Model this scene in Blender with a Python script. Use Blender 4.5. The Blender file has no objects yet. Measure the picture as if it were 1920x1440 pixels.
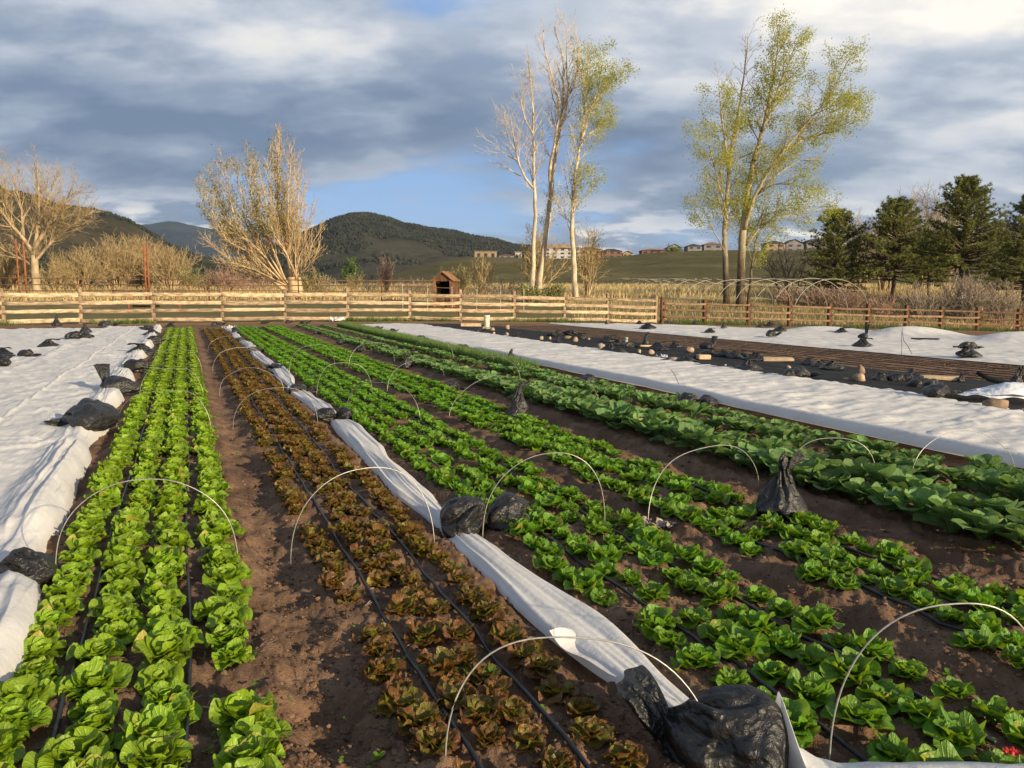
import bpy, math, random
import numpy as np
from mathutils import Vector

# ---------------------------------------------------------------- camera, world, sun, exposure
scn = bpy.context.scene
COL = scn.collection
R = math.radians
F, CH = 1430.0, 1.5                    # focal length in pixels of a 1920 wide frame, eye height
PITCH = math.atan(173 / F)
AZ = math.atan2(-612, math.hypot(F, 173))   # heading of the crop rows
cam_d = bpy.data.cameras.new('camera')
cam = bpy.data.objects.new('camera', cam_d)
COL.objects.link(cam)
cam.location = (0, 0, CH)
cam.rotation_euler = (math.pi / 2 - PITCH, 0, 0)
cam_d.sensor_width = 36
cam_d.lens = 36 * F / 1920
cam_d.clip_start = 0.05
cam_d.clip_end = 30000
scn.camera = cam

SUN_AZ, SUN_EL = R(132), R(16)         # clockwise from the view direction
sd = Vector((math.sin(SUN_AZ) * math.cos(SUN_EL), math.cos(SUN_AZ) * math.cos(SUN_EL), math.sin(SUN_EL)))
sun_d = bpy.data.lights.new('sun', 'SUN')
sun_d.energy = 5.0
sun_d.angle = R(0.6)
sun_d.color = (1.0, 0.81, 0.54)
sun = bpy.data.objects.new('sun', sun_d)
COL.objects.link(sun)
sun.rotation_euler = (-sd).to_track_quat('-Z', 'Y').to_euler()

scn.view_settings.view_transform = 'Standard'
scn.view_settings.look = 'None'
scn.view_settings.exposure = 0.78
scn.view_settings.gamma = 1
scn.render.engine = 'CYCLES'
scn.cycles.use_denoising = True
scn.cycles.max_bounces = 6
scn.cycles.diffuse_bounces = 3
scn.cycles.glossy_bounces = 2
scn.cycles.transmission_bounces = 4
scn.cycles.transparent_max_bounces = 6
scn.cycles.volume_bounces = 0
scn.cycles.sample_clamp_indirect = 6


class NT:
    """small helper to write node graphs as expressions"""
    def __init__(self, tree):
        self.t = tree
        self.n = tree.nodes
        self.l = tree.links

    def new(self, typ, **kw):
        n = self.n.new(typ)
        for k, v in kw.items():
            setattr(n, k, v)
        return n

    def put(self, sock, v):
        if hasattr(v, 'is_output'):
            self.l.new(v, sock)
        elif isinstance(v, (tuple, list)) and sock.type == 'RGBA':
            sock.default_value = (v[0], v[1], v[2], 1)
        else:
            sock.default_value = v

    def m(self, op, a, b=0.0, c=0.0):
        n = self.new('ShaderNodeMath', operation=op)
        self.put(n.inputs[0], a)
        if len(n.inputs) > 1:
            self.put(n.inputs[1], b)
        if len(n.inputs) > 2:
            self.put(n.inputs[2], c)
        return n.outputs[0]

    def sstep(self, x, a, b, lo=0.0, hi=1.0):
        n = self.new('ShaderNodeMapRange', interpolation_type='SMOOTHSTEP')
        self.put(n.inputs['Value'], x)
        n.inputs['From Min'].default_value = a
        n.inputs['From Max'].default_value = b
        n.inputs['To Min'].default_value = lo
        n.inputs['To Max'].default_value = hi
        return n.outputs[0]

    def mix(self, f, a, b, blend='MIX'):
        n = self.new('ShaderNodeMix', data_type='RGBA', blend_type=blend)
        self.put(n.inputs[0], f)
        self.put(n.inputs[6], a)
        self.put(n.inputs[7], b)
        return n.outputs[2]

    def noise(self, vec, scale, detail=4.0, rough=0.55, dist=0.0):
        n = self.new('ShaderNodeTexNoise')
        if vec is not None:
            self.put(n.inputs['Vector'], vec)
        n.inputs['Scale'].default_value = scale
        n.inputs['Detail'].default_value = detail
        n.inputs['Roughness'].default_value = rough
        n.inputs['Distortion'].default_value = dist
        return n.outputs[0]

    def mapping(self, vec, scale=(1, 1, 1), loc=(0, 0, 0), rot=(0, 0, 0)):
        n = self.new('ShaderNodeMapping')
        self.put(n.inputs[0], vec)
        n.inputs['Location'].default_value = loc
        n.inputs['Rotation'].default_value = rot
        n.inputs['Scale'].default_value = scale
        return n.outputs[0]

    def attr(self, name):
        return self.new('ShaderNodeAttribute', attribute_name=name)

    def bump(self, h, strength, dist):
        n = self.new('ShaderNodeBump')
        self.put(n.inputs['Height'], h)
        n.inputs['Strength'].default_value = strength
        n.inputs['Distance'].default_value = dist
        return n.outputs[0]


def build_world():
    w = bpy.data.worlds.new('World')
    scn.world = w
    w.use_nodes = True
    g = NT(w.node_tree)
    g.n.clear()
    out = g.new('ShaderNodeOutputWorld')
    bg = g.new('ShaderNodeBackground')
    g.l.new(bg.outputs[0], out.inputs[0])
    sky = g.new('ShaderNodeTexSky', sky_type='NISHITA')
    sky.sun_disc = False
    sky.sun_elevation = SUN_EL
    sky.sun_rotation = SUN_AZ
    sky.altitude = 1700
    tc = g.new('ShaderNodeTexCoord').outputs['Generated']
    sp = g.new('ShaderNodeSeparateXYZ')
    g.l.new(tc, sp.inputs[0])
    X, Y, Z = sp.outputs
    zz = g.m('ADD', g.m('MAXIMUM', Z, 0.0), 0.26)
    cx = g.new('ShaderNodeCombineXYZ')
    g.put(cx.inputs[0], g.m('DIVIDE', X, zz))
    g.put(cx.inputs[1], g.m('DIVIDE', Y, zz))
    p = cx.outputs[0]
    big = g.noise(g.mapping(p, loc=(3.1, 1.7, 0)), 0.8, 3, 0.5, 0.3)
    det = g.noise(g.mapping(p, scale=(0.8, 1.1, 1), loc=(8.3, 4.2, 0)), 2.0, 6, 0.52, 0.15)
    fin = g.noise(g.mapping(p, scale=(0.8, 1.1, 1), loc=(1.3, 9.2, 2)), 4.6, 5, 0.52, 0.1)
    dens = g.m('ADD', g.m('MULTIPLY', big, 0.5), g.m('ADD', g.m('MULTIPLY', det, 0.38), g.m('MULTIPLY', fin, 0.22)))
    az = g.m('ARCTAN2', X, Y)                      # 0 ahead, + to the right
    # cover: a nearly closed deck, torn open low over the hills
    lowgap = g.m('MULTIPLY', g.sstep(Z, 0.02, 0.07), g.sstep(Z, 0.14, 0.24, 1, 0))
    lowleft = g.m('MULTIPLY', g.m('MULTIPLY', g.sstep(Z, 0.06, 0.10), g.sstep(Z, 0.13, 0.20, 1, 0)), g.sstep(az, -0.15, 0.05, 1, 0))
    d2 = g.m('SUBTRACT', g.m('SUBTRACT', dens, g.m('MULTIPLY', lowgap, 0.018)), g.m('MULTIPLY', lowleft, 0.080))
    cover = g.sstep(d2, 0.365, 0.490)
    thick = g.sstep(d2, 0.50, 0.66)
    # light from the sun's side and from the bright upper deck
    up = g.m('MULTIPLY', g.sstep(Z, 0.17, 0.33), g.sstep(Z, 0.42, 0.62, 1, 0))     # unseen deck overhead is darkened to cut the sky fill
    right = g.m('MULTIPLY', g.m('MULTIPLY', g.sstep(az, 0.10, 0.70), g.sstep(az, 1.3, 2.2, 1, 0.3)), g.m('MULTIPLY', g.sstep(Z, 0.02, 0.16), g.sstep(Z, 0.42, 0.62, 1, 0)))
    lit = g.m('ADD', g.m('MULTIPLY', up, 0.46), g.m('MULTIPLY', right, 0.40))
    lit = g.m('ADD', lit, g.sstep(fin, 0.36, 0.62, -0.05, 0.22))
    lit = g.m('ADD', lit, g.sstep(det, 0.36, 0.66, -0.13, 0.27))
    hor = g.m('MULTIPLY', g.sstep(Z, 0.02, 0.06), g.sstep(Z, 0.065, 0.125, 1, 0))
    lit = g.m('ADD', lit, g.m('MULTIPLY', g.m('MULTIPLY', hor, g.sstep(fin, 0.44, 0.58)), 0.70))
    thin = g.sstep(d2, 0.42, 0.52, 0.16, 0.0)
    lit = g.m('ADD', lit, thin)
    band = g.m('MULTIPLY', g.m('MULTIPLY', g.sstep(Z, 0.10, 0.15), g.sstep(Z, 0.19, 0.27, 1, 0)), g.sstep(az, 0.15, 0.5, 1, 0))
    lit = g.m('SUBTRACT', lit, g.m('MULTIPLY', band, 0.04))
    ramp = g.new('ShaderNodeValToRGB')
    cr = ramp.color_ramp
    cr.elements[0].position = 0.0
    cr.elements[0].color = (0.094, 0.138, 0.215, 1)
    cr.elements[1].position = 1.0
    cr.elements[1].color = (0.66, 0.62, 0.56, 1)
    e = cr.elements.new(0.28)
    e.color = (0.160, 0.205, 0.285, 1)
    e = cr.elements.new(0.62)
    e.color = (0.35, 0.38, 0.43, 1)
    g.put(ramp.inputs[0], lit)
    k = 10.0                                      # the background strength is 0.1
    cloud = g.mix(1.0, ramp.outputs[0], (k, k, k), 'MULTIPLY')
    blue = g.mix(0.75, sky.outputs[0], (1.2, 2.4, 4.8))
    colr = g.mix(cover, blue, cloud)
    g.put(bg.inputs['Color'], colr)
    bg.inputs['Strength'].default_value = 0.1


build_world()

# ---------------------------------------------------------------- geometry helpers
rng = np.random.default_rng(7)


def ray(px, py):
    u, v = (px - 960) / F, -(py - 720) / F
    return np.array((u, math.cos(PITCH) + v * math.sin(PITCH), -math.sin(PITCH) + v * math.cos(PITCH)))


def to_st(x, y):
    return x * math.cos(AZ) - y * math.sin(AZ), x * math.sin(AZ) + y * math.cos(AZ)


def to_xy(s, t):
    return s * math.cos(AZ) + t * math.sin(AZ), -s * math.sin(AZ) + t * math.cos(AZ)


def sm(a, b, x):
    t = np.clip((x - a) / (b - a), 0, 1)
    return t * t * (3 - 2 * t)


def _h(ix, iy, seed):
    n = (ix.astype(np.int64) * 374761393 + iy.astype(np.int64) * 668265263 + seed * 974634777) & 0x7fffffff
    n = ((n ^ (n >> 13)) * 1274126177) & 0x7fffffff
    n = n ^ (n >> 16)
    return (n & 0xffff) / 65535.0


def vn(x, y, seed=0):
    x, y = np.asarray(x, float), np.asarray(y, float)
    xi, yi = np.floor(x), np.floor(y)
    fx, fy = x - xi, y - yi
    fx, fy = fx * fx * (3 - 2 * fx), fy * fy * (3 - 2 * fy)
    a, b = _h(xi, yi, seed), _h(xi + 1, yi, seed)
    c, d = _h(xi, yi + 1, seed), _h(xi + 1, yi + 1, seed)
    return (a + (b - a) * fx) * (1 - fy) + (c + (d - c) * fx) * fy


def fbm(x, y, oct=4, seed=0, gain=0.5):
    r, a, tot = 0, 1.0, 0
    for i in range(oct):
        r = r + a * (vn(x, y, seed + i * 17) - 0.5)
        tot += a
        a *= gain
        x, y = x * 2.03 + 5.2, y * 2.03 + 1.3
    return r / tot * 2


def ridge(x, y, oct=3, seed=0):
    r, a, tot = 0, 1.0, 0
    for i in range(oct):
        r = r + a * (1 - np.abs(2 * vn(x, y, seed + i * 31) - 1))
        tot += a
        a *= 0.5
        x, y = x * 2.1 + 3.1, y * 2.1 + 7.7
    return r / tot


BEDS = ((-0.76, 0.30), (0.50, 1.36), (1.62, 2.56), (2.74, 3.62), (4.0, 5.9))
FX, FY = (-60, -23.2, 9.2, 34, 70), (22, 35, 46.7, 51, 58)


def fence_y(x):
    return np.interp(x, FX, FY)


def ground(x, y):
    """terrain height without clods"""
    x, y = np.asarray(x, float), np.asarray(y, float)
    s, t = to_st(x, y)
    sp = np.maximum(s, 0)
    z = np.where(sp < 23, -0.0006 * sp ** 2, -0.3174 - 0.0297 * (sp - 23))
    z = np.maximum(z, -1.6)
    b = 0
    for a, c in BEDS:
        b = b + sm(a - 0.06, a + 0.07, s) * (1 - sm(c - 0.07, c + 0.06, s))
    z = z + 0.045 * b * (1 - sm(33.5, 35, t))
    w = y - fence_y(x)
    past = 0.9 + 0.035 * np.clip(y - 62, 0, 38)
    far = sm(1.5, 18, w)
    return z * (1 - far) + past * far


def gz(x, y):
    return float(ground(x, y))


def at(px, py, lift=0.0):
    """the ground point seen at a pixel of the photograph"""
    d = ray(px, py)
    z = 0.0
    for i in range(60):
        l = (z + lift - CH) / min(d[2], -1e-4)
        l = min(l, 200)
        zn = gz(d[0] * l, d[1] * l)
        z = z + 0.6 * (zn - z)
    return d[0] * l, d[1] * l, z


def at_depth(px, py, Y):
    d = ray(px, py)
    return np.array((d[0] / d[1] * Y, Y, CH + d[2] / d[1] * Y))


def tri(p):
    return np.abs(p - np.floor(p) - 0.5) * 2


def crumple(X, Y, Z, seed, f0=1.0, n=7):
    """sharp creases as in crushed plastic: folded waves along random directions"""
    rg = np.random.default_rng(seed)
    h, a, tot = 0, 1.0, 0
    for i in range(n):
        d = rg.normal(0, 1, 3)
        d /= np.linalg.norm(d)
        q = X * d[0] + Y * d[1] + Z * d[2]
        h = h + a * tri(q * f0 * (1.28 ** i) + rg.uniform() + 0.25 * h)
        tot += a
        a *= 0.82
    return h / tot - 0.5


class MB:
    """collects quads and triangles and links them as one mesh object"""
    def __init__(self):
        self.v, self.q, self.t, self.n, self.a = [], [], [], 0, []

    def add(self, V, Q=None, T=None, a=None):
        V = np.asarray(V, float).reshape(-1, 3)
        if Q is not None and len(Q):
            self.q.append(np.asarray(Q, np.int64).reshape(-1, 4) + self.n)
        if T is not None and len(T):
            self.t.append(np.asarray(T, np.int64).reshape(-1, 3) + self.n)
        self.v.append(V)
        if a is None:
            a = np.zeros((len(V), 4))
        self.a.append(np.broadcast_to(np.asarray(a, float), (len(V), 4)))
        self.n += len(V)
        return self

    def box(self, c, size, rz=0.0, ry=0.0, jit=0.0, bev=0.0):
        x, y, z = [k / 2 for k in size]
        b = min(bev, x * .8, y * .8, z * .8)
        if b > 0:
            pts, q = [], []
            # chamfered box: three shells of eight corners
            for sx in (-1, 1):
                for sy in (-1, 1):
                    for sz in (-1, 1):
                        pts += [(sx * x, sy * (y - b), sz * (z - b)), (sx * (x - b), sy * y, sz * (z - b)), (sx * (x - b), sy * (y - b), sz * z)]
            P = np.array(pts)
            ix = lambda a, b_, c_, k: ((a * 2 + b_) * 2 + c_) * 3 + k
            T = []
            for a in (0, 1):
                q.append((ix(a, 0, 0, 0), ix(a, 1, 0, 0), ix(a, 1, 1, 0), ix(a, 0, 1, 0)))
                q.append((ix(0, a, 0, 1), ix(1, a, 0, 1), ix(1, a, 1, 1), ix(0, a, 1, 1)))
                q.append((ix(0, 0, a, 2), ix(1, 0, a, 2), ix(1, 1, a, 2), ix(0, 1, a, 2)))
                for c_ in (0, 1):
                    q.append((ix(a, c_, 0, 0), ix(a, c_, 1, 0), ix(a, c_, 1, 1), ix(a, c_, 0, 1)))
                    q.append((ix(a, 0, c_, 0), ix(a, 1, c_, 0), ix(a, 1, c_, 2), ix(a, 0, c_, 2)))
                    q.append((ix(0, a, c_, 1), ix(1, a, c_, 1), ix(1, a, c_, 2), ix(0, a, c_, 2)))
                    for e_ in (0, 1):
                        T.append((ix(a, c_, e_, 0), ix(a, c_, e_, 1), ix(a, c_, e_, 2)))
        else:
            P = np.array([(sx * x, sy * y, sz * z) for sx in (-1, 1) for sy in (-1, 1) for sz in (-1, 1)])
            q = [(0, 1, 3, 2), (4, 6, 7, 5), (0, 4, 5, 1), (2, 3, 7, 6), (0, 2, 6, 4), (1, 5, 7, 3)]
            T = None
        if jit:
            P = P + rng.uniform(-jit, jit, P.shape)
        cy, sy_ = math.cos(ry), math.sin(ry)
        P = np.stack((P[:, 0] * cy + P[:, 2] * sy_, P[:, 1], -P[:, 0] * sy_ + P[:, 2] * cy), 1)
        c_, s_ = math.cos(rz), math.sin(rz)
        P = np.stack((P[:, 0] * c_ - P[:, 1] * s_, P[:, 0] * s_ + P[:, 1] * c_, P[:, 2]), 1)
        return self.add(P + np.asarray(c, float), q, T)

    def tube(self, P, r, k=6, cap=True, a=None):
        P = np.asarray(P, float)
        n = len(P)
        r = np.broadcast_to(np.asarray(r, float), (n,))
        T = np.gradient(P, axis=0)
        T /= np.linalg.norm(T, axis=1, keepdims=True) + 1e-9
        ref = np.array((0.31, 0.17, 0.93)) if abs(T[:, 2]).mean() < 0.8 else np.array((0.9, 0.3, 0.1))
        A = np.cross(T, ref)
        A /= np.linalg.norm(A, axis=1, keepdims=True) + 1e-9
        B = np.cross(T, A)
        th = np.arange(k) * 2 * math.pi / k
        V = P[:, None] + r[:, None, None] * (np.cos(th)[None, :, None] * A[:, None] + np.sin(th)[None, :, None] * B[:, None])
        i = np.arange(n - 1)[:, None] * k
        j = np.arange(k)[None]
        j2 = (j + 1) % k
        Q = np.stack((i + j, i + j2, i + k + j2, i + k + j), -1).reshape(-1, 4)
        V = V.reshape(-1, 3)
        Tr = None
        if cap and k >= 3:
            V = np.vstack((V, P[:1], P[-1:]))
            jj = np.arange(k)
            Tr = np.vstack((np.stack((np.full(k, n * k), (jj + 1) % k, jj), 1), np.stack((np.full(k, n * k + 1), (n - 1) * k + jj, (n - 1) * k + (jj + 1) % k), 1)))
        return self.add(V, Q, Tr, a)

    def grid(self, V, a=None):
        """V (n, m, 3)"""
        n, m = V.shape[:2]
        i = np.arange(n - 1)[:, None] * m
        j = np.arange(m - 1)[None]
        Q = np.stack((i + j, i + j + 1, i + m + j + 1, i + m + j), -1).reshape(-1, 4)
        return self.add(V.reshape(-1, 3), Q, None, None if a is None else a.reshape(-1, 4))

    def mesh(self, name, mat, smooth=True):
        V = np.vstack(self.v)
        Q = np.vstack(self.q) if self.q else np.zeros((0, 4), np.int64)
        T = np.vstack(self.t) if self.t else np.zeros((0, 3), np.int64)
        me = bpy.data.meshes.new(name)
        me.vertices.add(len(V))
        me.vertices.foreach_set('co', V.astype(np.float32).ravel())
        nl = Q.size + T.size
        me.loops.add(nl)
        me.loops.foreach_set('vertex_index', np.concatenate((Q.ravel(), T.ravel())).astype(np.int32))
        me.polygons.add(len(Q) + len(T))
        st = np.concatenate((np.arange(len(Q)) * 4, Q.size + np.arange(len(T)) * 3)).astype(np.int32)
        me.polygons.foreach_set('loop_start', st)
        me.polygons.foreach_set('use_smooth', np.full(len(Q) + len(T), smooth))
        A = np.vstack(self.a)
        if A.any():
            ca = me.attributes.new('var', 'FLOAT_COLOR', 'POINT')
            ca.data.foreach_set('color', A.astype(np.float32).ravel())
        me.update(calc_edges=True)
        me.validate()
        if mat:
            me.materials.append(mat)
        return me

    def build(self, name, mat, parent=None, smooth=True):
        return link(name, self.mesh(name, mat, smooth), parent)


def link(name, data, parent=None):
    o = bpy.data.objects.new(name, data)
    COL.objects.link(o)
    if parent is not None:
        o.parent = parent
    return o


def tag(o, label=None, cat=None, group=None, kind=None):
    for k, v in (('label', label), ('category', cat), ('group', group), ('kind', kind)):
        if v:
            o[k] = v
    return o


def empty(name, loc, label, cat, group=None, rz=0.0):
    o = bpy.data.objects.new(name, None)
    COL.objects.link(o)
    o.location = [float(k) for k in loc]
    o.rotation_euler = (0, 0, rz)
    return tag(o, label, cat, group)


def local(o, V):
    return np.asarray(V, float) - np.array(o.location)


# ---------------------------------------------------------------- materials
def mat(name, col, rough=0.7, spec=0.3, var=0.25, nscale=6.0, bump=0.0, bscale=40.0, bdist=0.01, col2=None, trans=0.0, tcol=None, objvar=0.0, attrvar=0.0, stretch=(1, 1, 1), coords='Object', metal=0.0):
    m_ = bpy.data.materials.new(name)
    m_.use_nodes = True
    g = NT(m_.node_tree)
    g.n.clear()
    out = g.new('ShaderNodeOutputMaterial')
    b = g.new('ShaderNodeBsdfPrincipled')
    b.inputs['Roughness'].default_value = rough
    b.inputs['Specular IOR Level'].default_value = spec
    b.inputs['Metallic'].default_value = metal
    tc = g.new('ShaderNodeTexCoord').outputs[coords]
    vec = g.mapping(tc, scale=stretch)
    n1 = g.noise(vec, nscale, 5, 0.6)
    c2 = col2 or tuple(k * (1 - var) for k in col)
    c1 = tuple(k * (1 + var) for k in col) if col2 is None else col
    c = g.mix(g.sstep(n1, 0.32, 0.68), c2, c1)
    if objvar:
        oi = g.new('ShaderNodeObjectInfo')
        f = g.m('ADD', g.m('MULTIPLY', oi.outputs['Random'], 2 * objvar), 1 - objvar)
        hs = g.new('ShaderNodeHueSaturation')
        g.put(hs.inputs['Color'], c)
        g.put(hs.inputs['Value'], f)
        c = hs.outputs[0]
    if attrvar:
        at_ = g.attr('var')
        hs = g.new('ShaderNodeHueSaturation')
        g.put(hs.inputs['Color'], c)
        g.put(hs.inputs['Value'], g.m('ADD', g.m('MULTIPLY', at_.outputs['Fac'], 2 * attrvar), 1 - attrvar))
        c = hs.outputs[0]
    g.put(b.inputs['Base Color'], c)
    if bump:
        g.put(b.inputs['Normal'], g.bump(g.noise(vec, bscale, 4, 0.6), bump, bdist))
    sh = b.outputs[0]
    if trans:
        tr = g.new('ShaderNodeBsdfTranslucent')
        g.put(tr.inputs[0], tcol if tcol else c)
        mx = g.new('ShaderNodeMixShader')
        mx.inputs[0].default_value = trans
        g.l.new(sh, mx.inputs[1])
        g.l.new(tr.outputs[0], mx.inputs[2])
        sh = mx.outputs[0]
    g.l.new(sh, out.inputs[0])
    return m_


def leaf_mat(name, blade, rib, tip, trans_col, rough=0.42, trans=0.32, var=0.22, ribw=0.10, tip_amt=0.0, spec=0.45):
    """attribute var: R along the leaf, G across, B a random per leaf"""
    m_ = bpy.data.materials.new(name)
    m_.use_nodes = True
    g = NT(m_.node_tree)
    g.n.clear()
    out = g.new('ShaderNodeOutputMaterial')
    b = g.new('ShaderNodeBsdfPrincipled')
    b.inputs['Roughness'].default_value = rough
    b.inputs['Specular IOR Level'].default_value = spec
    a = g.attr('var')
    sp = g.new('ShaderNodeSeparateColor')
    g.l.new(a.outputs['Color'], sp.inputs[0])
    U, Vv, B = sp.outputs
    tc = g.new('ShaderNodeTexCoord').outputs['Object']
    ns = g.noise(tc, 22, 3, 0.6)
    c = blade
    if tip_amt:
        f = g.m('ADD', g.m('MULTIPLY', U, 1.1), g.m('ADD', g.m('MULTIPLY', ns, 0.9), g.m('MULTIPLY', B, 0.7)))
        c = g.mix(g.m('MULTIPLY', g.sstep(f, 1.05, 1.75), tip_amt), blade, tip)
    ribf = g.m('MULTIPLY', g.sstep(Vv, 0.0, ribw, 1, 0), g.sstep(U, 0.25, 0.95, 1, 0.15))
    c = g.mix(ribf, c, rib)
    oi = g.new('ShaderNodeObjectInfo')
    val = g.m('ADD', g.m('MULTIPLY', B, 2 * var), 1 - var)
    val = g.m('MULTIPLY', val, g.sstep(ns, 0.25, 0.75, 0.82, 1.18))
    val = g.m('MULTIPLY', val, g.m('ADD', g.m('MULTIPLY', oi.outputs['Random'], 0.26), 0.87))
    hs = g.new('ShaderNodeHueSaturation')
    g.put(hs.inputs['Color'], c)
    g.put(hs.inputs['Value'], val)
    g.put(hs.inputs['Hue'], g.m('ADD', g.m('MULTIPLY', oi.outputs['Random'], 0.016), 0.492))
    c = g.mix(g.m('MULTIPLY', g.sstep(B, 0.972, 0.985), g.sstep(ns, 0.4, 0.6)), hs.outputs[0], (0.36, 0.30, 0.06))
    g.put(b.inputs['Base Color'], c)
    vein = g.m('SINE', g.m('MULTIPLY', g.m('SUBTRACT', U, g.m('MULTIPLY', Vv, 0.30)), 52.0))
    vein = g.m('POWER', g.m('MAXIMUM', vein, 0.0), 3.0)
    hb = g.m('ADD', g.noise(tc, 60, 3, 0.6), g.m('ADD', g.m('MULTIPLY', vein, -0.35), g.m('MULTIPLY', ribf, -0.6)))
    g.put(b.inputs['Normal'], g.bump(hb, 0.7, 0.006))
    tr = g.new('ShaderNodeBsdfTranslucent')
    g.put(tr.inputs[0], g.mix(0.5, c, trans_col))
    mx = g.new('ShaderNodeMixShader')
    mx.inputs[0].default_value = trans
    g.l.new(b.outputs[0], mx.inputs[1])
    g.l.new(tr.outputs[0], mx.inputs[2])
    g.l.new(mx.outputs[0], out.inputs[0])
    return m_


M = {}
M['bright'] = leaf_mat('bright_lettuce_leaf', (0.205, 0.330, 0.016), (0.32, 0.45, 0.08), None, (0.54, 0.66, 0.02))
M['green'] = leaf_mat('green_lettuce_leaf', (0.118, 0.255, 0.018), (0.26, 0.42, 0.05), None, (0.50, 0.66, 0.02), trans=0.38)
M['red'] = leaf_mat('red_lettuce_leaf', (0.205, 0.215, 0.026), (0.26, 0.24, 0.05), (0.130, 0.036, 0.016), (0.50, 0.36, 0.02), tip_amt=0.86, rough=0.4, spec=0.4)
M['bok'] = leaf_mat('bok_choy_leaf', (0.120, 0.215, 0.066), (0.42, 0.50, 0.25), None, (0.32, 0.50, 0.06), ribw=0.16, trans=0.28, rough=0.58, spec=0.3)
M['fabric'] = mat('white_row_cover', (0.75, 0.735, 0.715), 0.85, 0.15, 0.05, 2.2, 0.4, 22, 0.012, trans=0.24, tcol=(0.8, 0.8, 0.8))
M['blackbag'] = mat('black_woven_plastic', (0.022, 0.020, 0.017), 0.38, 0.5, 0.5, 5.0, 0.45, 160, 0.005, col2=(0.010, 0.010, 0.010), objvar=0.3)
M['blackcloth'] = mat('black_ground_cloth', (0.018, 0.018, 0.019), 0.75, 0.15, 0.35, 2.0, 0.6, 30, 0.02)
M['drip'] = mat('black_drip_tube', (0.016, 0.018, 0.022), 0.40, 0.35, 0.2, 8.0)
M['wire'] = mat('galvanised_wire', (0.42, 0.40, 0.36), 0.42, 0.5, 0.2, 40.0, metal=0.5)
M['fence'] = mat('pale_weathered_wood', (0.40, 0.30, 0.195), 0.88, 0.1, 0.4, 3.0, 0.8, 30, 0.015, stretch=(1, 1, 4), objvar=0.35)
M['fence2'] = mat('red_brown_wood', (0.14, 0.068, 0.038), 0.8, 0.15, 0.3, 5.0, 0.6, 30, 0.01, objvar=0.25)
M['fence3'] = mat('tan_brown_rail', (0.21, 0.138, 0.088), 0.85, 0.1, 0.3, 5.0, 0.6, 30, 0.01, objvar=0.25)
M['post'] = mat('grey_brown_wood', (0.27, 0.19, 0.12), 0.88, 0.1, 0.35, 6.0, 0.7, 30, 0.01, objvar=0.2)
M['rust'] = mat('rusty_steel', (0.25, 0.085, 0.035), 0.7, 0.3, 0.3, 8.0)
M['rail2'] = mat('dark_rusty_pipe', (0.12, 0.062, 0.036), 0.7, 0.3, 0.3, 8.0)
M['redpaint'] = mat('orange_red_paint', (0.42, 0.10, 0.04), 0.55, 0.4, 0.2, 8.0)
M['shedwood'] = mat('old_brown_boards', (0.20, 0.105, 0.055), 0.85, 0.1, 0.45, 4.0, 0.6, 25, 0.02, stretch=(1, 1, 0.3), objvar=0.3)
M['dark'] = mat('near_black', (0.015, 0.012, 0.01), 0.9, 0.1, 0.2, 4.0)  # near black, for the shade inside the shed and for the feed slats
M['stone'] = mat('tan_stone', (0.31, 0.225, 0.155), 0.88, 0.15, 0.32, 7.0, 0.5, 30, 0.01, objvar=0.3)
M['greystone'] = mat('grey_block', (0.26, 0.22, 0.19), 0.9, 0.15, 0.25, 9.0, 0.5, 40, 0.01)
M['board'] = mat('pale_board', (0.50, 0.38, 0.24), 0.8, 0.15, 0.2, 5.0, 0.3, 30, 0.005)
M['pvc'] = mat('cream_pvc', (0.66, 0.62, 0.44), 0.45, 0.4, 0.08, 4.0)
M['tunnel'] = mat('pale_pipe', (0.36, 0.335, 0.28), 0.45, 0.4, 0.12, 6.0)
M['palebark'] = mat('pale_bark', (0.50, 0.41, 0.29), 0.85, 0.15, 0.35, 3.0, 0.7, 14, 0.03, stretch=(1, 1, 0.35))
M['greybark'] = mat('grey_tan_bark', (0.34, 0.26, 0.165), 0.88, 0.1, 0.35, 3.0, 0.7, 14, 0.03, stretch=(1, 1, 0.35))
M['darkbark'] = mat('dark_bark', (0.095, 0.07, 0.05), 0.9, 0.1, 0.35, 5.0, 0.7, 14, 0.03, stretch=(1, 1, 0.35))
M['tantwig'] = mat('tan_twigs', (0.40, 0.30, 0.16), 0.9, 0.1, 0.3, 2.0, attrvar=0.3)
M['redtwig'] = mat('reddish_twigs', (0.36, 0.235, 0.175), 0.9, 0.1, 0.3, 2.0, attrvar=0.3)
M['greytwig'] = mat('grey_twigs', (0.31, 0.25, 0.20), 0.9, 0.1, 0.3, 2.0, attrvar=0.3)
M['newleaf'] = mat('new_spring_leaf', (0.29, 0.31, 0.035), 0.6, 0.3, 0.3, 1.0, trans=0.45, tcol=(0.62, 0.64, 0.06), attrvar=0.3)
M['paleleaf'] = mat('pale_olive_leaf', (0.23, 0.23, 0.06), 0.6, 0.3, 0.3, 1.0, trans=0.35, tcol=(0.36, 0.38, 0.08), attrvar=0.3)
M['shrubleaf'] = mat('shrub_leaf', (0.075, 0.14, 0.025), 0.6, 0.3, 0.3, 1.0, trans=0.3, tcol=(0.20, 0.30, 0.03), attrvar=0.35)
M['blossom'] = mat('white_blossom', (0.55, 0.50, 0.42), 0.7, 0.2, 0.2, 1.0, trans=0.3, attrvar=0.25)
M['needle'] = mat('pine_needles', (0.20, 0.215, 0.058), 0.65, 0.25, 0.35, 0.8, trans=0.38, attrvar=0.4)
M['forest'] = mat('far_pine_forest', (0.028, 0.031, 0.022), 0.9, 0.05, 0.3, 0.02, attrvar=0.35)  # kept extra dark: cloud shade on the hills is in this colour
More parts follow.
